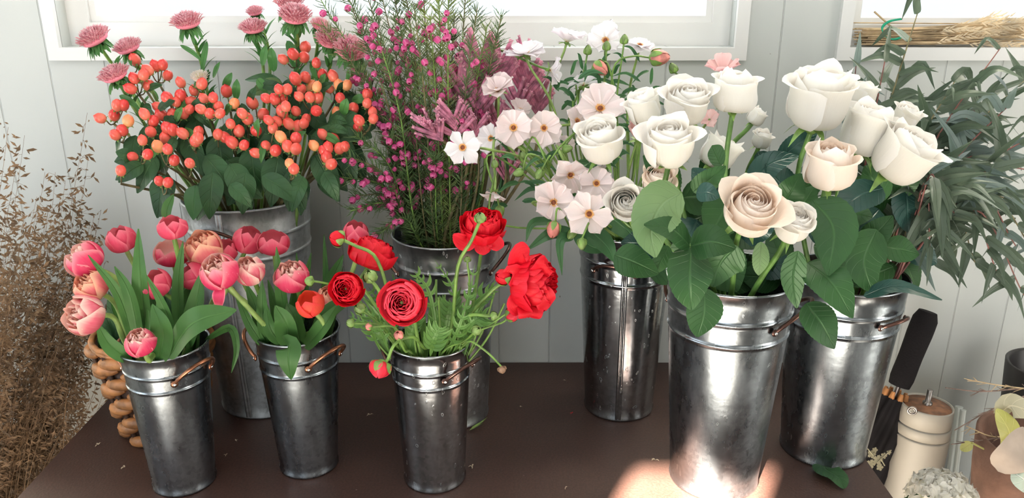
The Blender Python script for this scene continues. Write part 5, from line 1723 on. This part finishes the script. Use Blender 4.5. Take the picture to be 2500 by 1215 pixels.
# ------------------------------------------------------------------ dried oat grass beside the table
oc = V((-1.06, 1.28, 0.001))
mb0 = [((-1.02, 1.22), 'dense brown bunch of dried oat grass standing at the left end of the table', [(-60, 250), (0, 285), (20, 310), (60, 330), (110, 420), (40, 400), (90, 480), (140, 520), (-40, 350), (60, 520), (120, 600)], 30),
       ((-.93, 1.33), 'thin loose bunch of dried oat grass nearest the tulips, airy tips on the wall', [(213, 275), (135, 420), (160, 440), (215, 390), (185, 470), (235, 560), (200, 520)], 15)]
for (bx, by), lab, tps, extra in mb0:
    t = thing('dried_oat_grass', lab, 'dried grass', (bx, by, .001), 'dried grasses')
    st, sp = MB(), MB()
    dense = extra > 20
    alltips = [(x, y, 0) for x, y in tps] + [(R_.uniform(-120, 235 if dense else 270), R_.uniform(500, 1050), 1) for _ in range(extra * 6)]
    for (x, y, kk) in alltips:
        Y = R_.uniform(1.22, 1.50) if dense else R_.uniform(1.36, 1.5)
        if kk and x > 60:
            Y = R_.uniform(1.36, 1.52)
        tip = P(x, y, Y)
        if tip.x > -.80 and tip.z < .78:
            tip.x = -.80
        root = V((bx + R_.uniform(-.05, .05), by + R_.uniform(-.05, .05), .002))
        pts = spline([root, root * .45 + tip * .55 + V((-.05, 0, .05)), tip], 24)
        st.tube(pts, [.0009 - .0006 * k / 24 for k in range(25)], 3, cap=False)
        n = 110 if not kk else 80
        for k in range(n):
            f = 7 + 17 * R_.random() if kk else 11 + 12.9 * R_.random() ** .7
            j = min(23, int(f))
            q = pts[j].lerp(pts[j + 1], f - j)
            a = R_.uniform(0, 6.28)
            off = R_.uniform(.004, .040) * (1.3 - f / 24)
            c = q + V((math.cos(a) * off, math.sin(a) * off, R_.uniform(-.01, .01)))
            if c.y > WY - .012:
                continue
            if c.x > -.785 and c.z < .80:
                continue
            d = V((math.cos(a) * .7, math.sin(a) * .5, R_.uniform(-1.1, .5))).normalized()
            L = R_.uniform(.008, .018)
            s = d.cross(V((0, -1, .3))).normalized() * L * .15
            u = d.cross(s).normalized() * L * .10
            if off > .010:
                st.tube([q, c], .0003, 3, cap=False)
            sp.face([c, c + d * L * .5 + s + u, c + d * L, c + d * L * .5 + u * 2])
            sp.face([c, c + d * L * .5 + u * 2, c + d * L, c + d * L * .5 - s + u])
    st.build('stalks', 'oat_stalk', t, kind='stuff')
    sp.build('spikelets', 'oat', t, False, kind='stuff')

# ------------------------------------------------------------------ rattan basket behind the left bucket
bx, by = -.545, 1.36
b0 = PZ(430, 1000, TZ)
bc = V((-.632, 1.305, TZ))
t = thing('rattan_basket', 'orange-brown woven rattan basket behind the left small bucket', 'basket', bc)
hB, rb, rt = .185, .062, .096
mb = MB(); dk = MB()
N, rows_ = 14, 9
prof = [(.0001, .003), (rb - .004, .003), (rb, .0), (rt - .003, hB), (rt - .008, hB), (rb - .006, .008), (.0001, .008)]
mb.lathe(bc, prof, 40, mat=1)  # core coloured dark to stand for shade in the weave gaps
for j in range(rows_):
    f = (j + .5) / rows_
    for k in range(N):
        if (k + j) % 2:
            continue
        a0 = 2 * PI * (k - .95) / N
        a1 = 2 * PI * (k + .95) / N
        r = rb + (rt - rb) * f
        pts = []
        for s in range(11):
            a = a0 + (a1 - a0) * s / 10
            rr = r + .0045 * math.sin(PI * s / 10) - .001
            pts.append(bc + V((rr * math.cos(a), rr * math.sin(a), hB * f + (s / 10 - .5) * .012)))
        mb.tube(pts, [.0105 * (.35 + .65 * math.sin(PI * s / 10) ** .5) for s in range(11)], 10)
for k in range(N):
    a = 2 * PI * (k + .5) / N
    dk.tube([bc + V((math.cos(a) * (rb + .001), math.sin(a) * (rb + .001), .003)), bc + V((math.cos(a) * (rt + .001), math.sin(a) * (rt + .001), hB))], .0045, 5)
mb.build('weave', ['basket', 'basket_dark'], t)
dk.build('uprights', 'basket_dark', t)
mb = MB()
for q in range(2):
    mb.tube([bc + V(((rt - .002) * math.cos(2 * PI * s / 40), (rt - .002) * math.sin(2 * PI * s / 40), hB + q * .006 + .002 * math.sin(s * 3 + q * 3))) for s in range(41)], .0052, 6)
mb.build('rim', 'basket', t)
t2 = thing('leafy_greens', 'dark green filler foliage standing in the rattan basket', 'foliage', bc + V((0, 0, .01)))
mb = MB()
for i in range(70):
    a = R_.uniform(0, 6.28)
    b = bc + V((.035 * math.cos(a), .035 * math.sin(a), .02))
    L = R_.uniform(.03, .095)
    e = bc + V((L * math.cos(a), L * .8 * math.sin(a), hB + R_.uniform(.0, .09)))
    if e.y > WY - .03 or e.y < 1.24:
        continue
    leaf(mb, [b.lerp(e, .6), b.lerp(e, .8) + V((0, 0, .015)), e], R_.uniform(.010, .018), nu=5, nv=8, nrm=(R_.uniform(-.4, .4), -1, .6))
    mb.tube([b, b.lerp(e, .62)], .0015, 4)
mb.build('foliage', 'leaf_hyp', t2)

# ------------------------------------------------------------------ low stand right of the table and what stands on it
SZ = .33
t = thing('low_stand', 'low dark stand on the floor right of the table, under canister and pots', 'stand', (1.06, 1.27, 0))
mb = MB(); mb.box((.64, .98, SZ - .03), (1.50, WY - .012, SZ)); mb.build('top', 'table', t, False)
for lx in (.68, 1.46):
    for ly in (1.02, 1.50):
        mb = MB(); mb.box((lx - .02, ly - .02, .001), (lx + .02, ly + .02, SZ - .03)); mb.build('leg', 'table', t, False)

# black umbrella leaning handle-up between table and wall
hp = P(2266, 760, 1.45)
fo = P(2195, 940, 1.43)
dirv = (fo - hp).normalized()
Lh = (fo - hp).length
t = thing('black_umbrella', 'folded black umbrella with foam handle leaning between the right bucket and the canister', 'umbrella', V((fo.x - .06, fo.y, SZ)))
mb = MB()
r = S(fo, 58) / 2
pts = [hp + dirv * Lh * k / 10 for k in range(11)]
mb.tube(pts, [r * x for x in (.72, .98, 1.0, 1.0, .97, .95, .93, .93, .95, .95, .85)], 24)
mb.build('handle', 'foam', t)
mb = MB()
m = basis(dirv)
for k in range(8):
    a = k * 2 * PI / 8
    d = m @ V((math.cos(a), math.sin(a), 0))
    q = fo + dirv * .012 + d * r * .85
    mb.tube([q, q + dirv * .012 + d * .001, q + dirv * .026], [.0035, .0055, .0045], 8)
mb.build('rib_tips', 'wood_tip', t)
mb = MB(); mb.tube([fo, fo + dirv * .03], .0045, 10); mb.build('shaft', 'steel', t)
end = fo + dirv * (fo.z - SZ - .01) / max(.2, -dirv.z)
Lc = (end - fo).length
rows = []
for j in range(22):
    f = j / 21
    rr = r * (1.05 + .45 * math.sin(PI * min(1, f * 1.2 + .08)) if f < .8 else 1.05 + .45 * math.sin(PI * 1.04) + .0)
    rr = r * (1.0 + .5 * math.sin(PI * f ** .7)) * (1 - .55 * max(0, f - .6) / .4)
    c = fo + dirv * (.025 + (Lc - .03) * f)
    rows.append([c + m @ V((math.cos(2 * PI * k / 48 + f * 1.2), math.sin(2 * PI * k / 48 + f * 1.2), 0)) * rr * (1 + .16 * math.cos(2 * PI * k / 48 * 8)) for k in range(48)])
mb = MB(); mb.grid(rows, closed=True); mb.face(rows[-1]); mb.build('canopy', 'umb', t)
# white blossom print along the hem of the cloth
mb = MB()
for (x, y, s) in ((2128, 1108, 12), (2143, 1122, 14), (2126, 1132, 13), (2158, 1112, 9), (2148, 1140, 10), (2170, 1104, 7), (2136, 1098, 8)):
    c = P(x, y, 1.345)
    for k in range(5):
        fpetal(mb, c, basis((0, -1, .3)), k * 2 * PI / 5, 1.0, .36, 0, 0, 0, S(c, s), nu=3, nv=5)
for (a, b_) in (((2118, 1094), (2133, 1112)), ((2140, 1130), (2176, 1098)), ((2150, 1118), (2160, 1136))):
    mb.tube([P(a[0], a[1], 1.343), P(b_[0], b_[1], 1.343)], .0012, 5)
hem = mb

# cream canister
ct = P(2264, 985, 1.40)
cb = V((ct.x - .018, 1.385, SZ))
ax = (ct - cb).normalized()
m = basis(ax)
Lc = (ct - cb).length
rc = S(ct, 122) / 2
t = thing('cream_canister', 'cream enamelled canister with a banded top and metal spindle', 'canister', cb)
mb = MB()
mb.lathe(cb, [(.0001, 0.002), (rc * 1.02, .002), (rc * 1.06, .006), (rc * 1.07, Lc - .066), (rc * 1.075, Lc - .0635), (rc * 1.06, Lc - .062), (rc * 1.01, Lc - .0615), (rc * 1.01, Lc - .060), (rc * 1.045, Lc - .0595), (rc * 1.045, Lc - .041), (rc * 1.03, Lc - .0395), (rc * .98, Lc - .039), (rc * .98, Lc - .0375), (rc * 1.01, Lc - .037), (rc * .99, Lc - .003), (rc * .97, Lc), (rc * .93, Lc - .001), (rc * .92, Lc - .006), (.0001, Lc - .006)], 48, mtx=m)
mb.build('body', 'cream_paint', t)
mb = MB(); mb.lathe(cb, [(.0001, Lc - .0052), (rc * .90, Lc - .0052), (rc * .90, Lc - .003), (rc * .5, Lc - .001), (.0001, Lc - .0005)], 32, mtx=m)
mb.build('lid', 'rust', t)
mb = MB(); mb.tube([ct - ax * .004, ct - ax * .002, ct + ax * .004, ct + ax * .0045, ct + ax * .029, ct + ax * .030], [.009, .009, .0088, .0052, .0052, .0046], 14); mb.build('spindle', 'steel', t)
eg = P(2227, 1002, 1.40 - rc * .96)
mb = MB()
me_ = basis((-.35, -1, .05))
mb.tube([eg + me_ @ V((.0075 * math.cos(2 * PI * s / 24), .0075 * math.sin(2 * PI * s / 24), 0)) for s in range(25)], .0018, 8)
mb.tube([eg + me_ @ V((.0042 * math.cos(2 * PI * s / 24), .0042 * math.sin(2 * PI * s / 24), 0)) for s in range(25)], .0012, 8)
mb.build('eyelet', 'steel', t)
# grey tubes
for (x0, y0, x1, lab, rr_) in ((2342, 992, 2312, 'thicker grey tube standing right of the cream canister', .0075), (2352, 1000, 2326, 'thinner grey tube pressed against the thicker one', .0055)):
    a = P(x0, y0, 1.44 if rr_ > .006 else 1.42)
    b = P(x1, 1215, a.y - .03)
    d = (b - a).normalized()
    b = a + d * (a.z - SZ - .002) / -d.z
    mb = MB(); mb.tube([a, b], rr_, 16)
    o = mb.build('grey_tube', 'grey_rod')
    tag(o, lab, 'tube', 'grey tubes')

# terracotta bowl with plants
pc = V((P(2545, 1150, 1.22).x, 1.22, SZ))
t = thing('terracotta_pot', 'weathered terracotta pot in the lower right corner', 'pot', pc)
ph_ = P(2400, 1075, 1.22).z - SZ
mb = MB()
mb.lathe(pc, [(.0001, .0), (.06, .0), (.066, .005), (.09, ph_ * .5), (.108, ph_ * .85), (.112, ph_ - .002), (.108, ph_), (.102, ph_ - .003), (.098, ph_ * .8), (.0001, ph_ * .78)], 48)
mb.build('body', 'terracotta', t)
mb = MB(); mb.lathe(pc, [(.0001, ph_ * .82), (.099, ph_ * .8)], 32); mb.build('soil', 'soil', t)


def loose(name, lab, cat, ctrl, wpx, mat, base, group=None, nrm=(0, -1, .6), fold=.1, p=.8, q=.5):
    pts = [P(*s) for s in ctrl]
    mb = MB()
    leaf(mb, pts, S(pts[1], wpx) / 2, nrm=nrm, nu=7, nv=14, fold=fold, p=p, q=q, wav=.06)
    mb.tube(spline([base, (base + pts[0]) / 2 + V((0, 0, .01)), pts[0]], 8), .0018, 6)
    o = mb.build(name, mat)
    return tag(o, lab, cat, group)


soil = pc + V((-.02, 0, ph_ * .8))
loose('cream_leaf', 'rounded cream-green leaf at the top of the terracotta pot', 'leaf', [(2440, 1010, 1.20), (2470, 990, 1.18), (2530, 1010, 1.18)], 62, 'leaf_cream', soil, 'leaves in the terracotta pot')
loose('yellow_leaf', 'bright yellow-green leaf standing in the terracotta pot', 'leaf', [(2445, 1120, 1.20), (2465, 1060, 1.17), (2432, 998, 1.18)], 60, 'leaf_yellow', soil, 'leaves in the terracotta pot')
loose('mint_leaf', 'pale mint round leaf in the bottom right corner', 'leaf', [(2530, 1190, 1.13), (2500, 1170, 1.10), (2470, 1150, 1.11)], 60, 'leaf_mint', soil, 'leaves in the terracotta pot')
loose('papery_leaf', 'flat beige papery leaf leaning on the pot rim', 'leaf', [(2520, 1060, 1.14), (2480, 1110, 1.11), (2428, 1140, 1.12)], 90, 'card', soil, 'leaves in the terracotta pot', q=.35)
loose('small_yellow_leaf', 'small yellow round leaf beside the grey tubes', 'leaf', [(2372, 1080, 1.22), (2358, 1090, 1.22), (2345, 1098, 1.22)], 26, 'leaf_yellow', soil, 'leaves in the terracotta pot')
for i, (q, lab) in enumerate((([(2520, 945), (2400, 955), (2308, 946)], 'reddish dried twig highest above the pot'), ([(2520, 960), (2420, 1000), (2330, 1050)], 'dark dried twig slanting down to the grey tubes'),
                              ([(2520, 1060), (2430, 1070), (2322, 1084)], 'level dried twig crossing the grey tubes'), ([(2520, 950), (2440, 940), (2362, 926)], 'pale dried straw above the reddish twig'),
                              ([(2510, 1050), (2430, 1066), (2360, 1040)], 'pale straw crossing the yellow leaf'))):
    pts = [P(x, y, 1.24 - .01 * k) for k, (x, y) in enumerate(q)]
    pts = [soil + V((.02, .03, 0)), pts[0] + V((.02, 0, .0))] + pts
    mb = MB(); cp = spline(pts, 26)
    mb.tube(cp, [.0022 - .0014 * k / 26 for k in range(27)], 6)
    for k in range(12):
        j = R_.randint(10, 25)
        a = R_.uniform(2, 4.3)
        mb.tube([cp[j], cp[j] + V((math.cos(a) * .02, -.004, math.sin(a) * .012))], [.0009, .0004], 4)
    tag(mb.build('dried_twig', 'straw' if 'pale' in lab else 'twig'), lab, 'twig', 'dried twigs')

# black bowl behind
bc2 = V((P(2565, 900, 1.42).x, 1.42, SZ))
hb = P(2450, 890, 1.42).z - SZ
mb = MB(); mb.lathe(bc2, [(.0001, 0), (.05, 0), (.055, .004), (.062, hb * .6), (.078, hb - .002), (.075, hb), (.070, hb - .004), (.05, hb * .6), (.0001, hb * .55)], 40)
tag(mb.build('black_vase', 'black_pot'), 'black glazed vase behind the dried twigs at the right edge', 'vase')

# white hydrangea in a small pot
hc = P(2300, 1225, 1.17)
t = thing('white_hydrangea', 'creamy white hydrangea head at the bottom edge, before the canister', 'flower', V((hc.x, hc.y, SZ)))
mb = MB()
for k in range(36):
    a = k * 2.39996
    f = math.sqrt((k + .5) / 36)
    z = math.sqrt(max(0, 1 - f * f))
    d = V((f * math.cos(a), f * math.sin(a), z * .8))
    q = hc + d * .052
    m = basis(d, R_.uniform(0, 3))
    for g in range(4):
        fpetal(mb, q, m, g * PI / 2, 1.0, .42, .15, .1, .2, .024 * R_.uniform(.85, 1.2), nu=5, nv=6, wav=.1, seed=k)
mb.build('bloom', 'hyd', t)
mb = MB()
for k in range(9):
    a = k * .7
    e = hc + V((.075 * math.cos(a), .06 * math.sin(a), -.03))
    leaf(mb, [hc + V((0, 0, -.05)), hc.lerp(e, .6), e], .022, nrm=(0, -.3, 1), nu=5, nv=8)
mb.build('leaf', 'leaf_rose', t)
mb = MB(); mb.tube([V((hc.x, hc.y, SZ + .08)), hc], .003, 6); mb.build('stem', 'stem', t)
mb = MB(); mb.lathe(V((hc.x, hc.y, SZ)), [(.0001, 0), (.045, 0), (.06, .10), (.063, .103), (.058, .104), (.055, .09), (.0001, .085)], 32); mb.build('pot', 'cream_paint', t)
o = hem.build('blossom_print', 'leaf_cream', bpy.data.objects['black_umbrella'])

# ------------------------------------------------------------------ wheat bundle on the right window ledge
yw = WY + .016
z0 = w1b
t = thing('wheat_bundle', 'straw-coloured bundle of dried wheat lying on the right window ledge', 'dried wheat', (w2l + .3, yw, z0))
st, hd = MB(), MB()
xa, xb = w2l + .012, w2l + .62
for i in range(46):
    y = yw + R_.uniform(-.012, .012)
    z = z0 + .003 + R_.random() ** 1.3 * .030
    x_ = xa + R_.uniform(0, .03)
    x2 = w2l + R_.uniform(.15, .36)
    z2 = z + R_.uniform(-.002, .012)
    y2 = y + R_.uniform(-.015, .005)
    pts = spline([V((x_, y, z)), V(((x_ + x2) / 2, y, z + .001)), V((x2, y2, z2))], 6)
    st.tube(pts, .0013, 5)
    d = (V((x2 - x_, 0, R_.uniform(-.03, .09)))).normalized()
    e = pts[-1]
    for k in range(22):
        q = e + d * k * .0042
        s = 1 if k % 2 else -1
        dd = (d * 1.0 + V((0, R_.uniform(-.5, .2), s * R_.uniform(.15, .6)))).normalized()
        L = R_.uniform(.010, .022)
        leaf(hd, [q, q + dd * L * .5, q + dd * L], .0016, nu=3, nv=3, fold=.4)
st.build('stalks', 'straw', t, kind='stuff')
hd.build('seedheads', 'straw_pale', t, kind='stuff')
mb = MB(); mb.tube([V((xa + .0, yw + .01, z0 + .042)), V((xa + .28, yw + .01, z0 + .040))], .0011, 5); mb.tube([V((xa + .04, yw + .012, z0 + .062)), V((xa + .075, yw, z0 + .032))], .002, 6)
mb.build('loose_stalk', 'straw', t)
rb_ = [P(2202, 46, WY - .004), P(2172, 52, WY - .008), P(2154, 68, WY - .01), P(2162, 90, WY - .008), P(2182, 96, WY - .002), P(2200, 92, WY + .002)]
cp = spline(rb_, 24)
mb = MB()
mb.grid([[q + V((-.0022, 0, .0016)), q + V((.0022, .002, -.0016))] for q in cp])
o = mb.build('tie_ribbon', 'ribbon', solid=.0006)
tag(o, 'curled green ribbon tied around the wheat on the window ledge', 'ribbon')

# ------------------------------------------------------------------ small things lying on the table
c = PZ(2030, 1165, TZ + .002)
mb = MB()
leaf(mb, [c + V((.0, .03, .002)), c + V((-.006, .012, .008)), c + V((.004, -.012, .010)), c + V((.008, -.034, .003))], .022, nrm=(0, 0, 1), nu=9, nv=22, p=.8, q=.6, saw=.04, fold=.05, wav=.05)
tag(mb.build('fallen_leaf', 'leaf_rose'), 'green rose leaf fallen on the table before the right bucket', 'leaf')
c = PZ(1172, 1028, TZ + .002)
mb = MB()
leaf(mb, [PZ(1150, 1046, TZ + .003), PZ(1170, 1034, TZ + .006), PZ(1190, 1018, TZ + .004)], .003, nrm=(0, 0, 1), nu=3, nv=8)
leaf(mb, [PZ(1146, 1050, TZ + .003), PZ(1165, 1040, TZ + .004), PZ(1180, 1032, TZ + .003)], .002, nrm=(0, 0, 1), nu=3, nv=8)
tag(mb.build('fallen_grass_leaf', 'stem_pale'), 'narrow green leaf blade lying at the foot of the mottled bucket', 'leaf')
for i, (x, y, s, lab) in enumerate(((903, 1012, .006, 'pale scrap on the table between the middle and ranunculus buckets'), (1153, 1138, .006, 'curled cream scrap right of the ranunculus bucket'), (1270, 993, .004, 'tiny cream scrap in the middle of the bare table'),
                                    (1397, 1008, .004, 'red petal crumb left of the shiny bucket'), (1378, 928, .003, 'tiny pale scrap near the wall edge of the table'), (575, 1075, .004, 'white fleck between the two left small buckets'),
                                    (552, 1110, .004, 'white fleck nearer the left bucket foot'), (305, 1140, .006, 'short straw left of the left bucket'), (240, 1085, .006, 'short straw near the left table edge'), (1380, 1190, .004, 'tiny straw near the sunlit patch'), (1600, 1122, .006, 'bright scrap at the rim of the sunlit patch'))):
    c = PZ(x, y, TZ + .001)
    mb = MB()
    for k in range(3):
        a = R_.uniform(0, 6)
        d = V((math.cos(a), math.sin(a), 0))
        leaf(mb, [c, c + d * s * .6 + V((0, 0, s * .3)), c + d * s * 1.2], s * .22, nrm=(0, 0, 1), nu=3, nv=4)
    tag(mb.build('plant_scrap', 'ran' if 'red' in lab else 'debris'), lab, 'scrap', 'plant scraps on the table')

# ------------------------------------------------------------------ light
def area(name, loc, rot, sx, sy, power, col):
    l = bpy.data.lights.new(name, 'AREA')
    l.shape = 'RECTANGLE'
    l.size, l.size_y = sx, sy
    l.energy = power
    l.color = col
    o = bpy.data.objects.new(name, l)
    COL.objects.link(o)
    o.location = loc
    o.rotation_euler = rot
    return o


COOL, NEUT, WARM = (.86, .94, 1.0), (1.0, .985, .95), (1.0, .93, .84)
area('daylight_window_main', ((w1l + w1r) / 2, WY + .16, (w1b + wt) / 2), (-PI / 2, 0, 0), w1r - w1l, wt - w1b, 17, (.95, .98, 1.0))
area('daylight_window_right', ((w2l + w2r) / 2, WY + .16, (w1b + wt) / 2), (-PI / 2, 0, 0), w2r - w2l, wt - w1b, 10, NEUT)
area('added_light_back', (-1.25, YB - .12, 1.04), (PI / 2, 0, 0), 1.5, 2.0, 34, COOL)  # lamp added at an unseen door, for highlights on the buckets
area('added_light_above', (0, -.1, ZC + .14), (0, 0, 0), 1.8, 1.1, 17, (.96, .98, 1.0))  # lamp added overhead to brighten flower tops and wall
area('added_warm_light_back', (1.35, YB - .12, 1.55), (PI / 2, 0, 0), .5, 1.1, 12, WARM)  # warm lamp added behind the camera at an invented opening
area('added_light_left', (X0 - .12, -.4, 1.55), (PI / 2, 0, -PI / 2), 1.8, 1.3, 44, COOL)  # cool lamp added outside the unseen left wall
area('added_warm_light_right', (X1 + .12, 0, 1.6), (PI / 2, 0, PI / 2), 1.2, 1.2, 20, WARM)  # warm lamp added to tint the right part of the wall
sl = bpy.data.lights.new('sun', 'SUN')
sl.energy = 400
sl.angle = rad(.5)
sl.color = (1.0, .90, .76)
so = bpy.data.objects.new('sun', sl)
COL.objects.link(so)
so.rotation_euler = basis(to_sun).to_euler()
w = bpy.data.worlds.new('sky')
sc.world = w
w.use_nodes = True
bg = w.node_tree.nodes['Background']
bg.inputs[0].default_value = (.90, .95, 1.0, 1)
bg.inputs[1].default_value = 1.6
sc.view_settings.view_transform = 'Standard'
sc.view_settings.look = 'None'
sc.view_settings.gamma = 1
sc.view_settings.exposure = -0.32
sc.cycles.use_denoising = True
sc.cycles.max_bounces = 8
sc.cycles.sample_clamp_indirect = 6
sc.cycles.caustics_reflective = False
sc.cycles.caustics_refractive = False
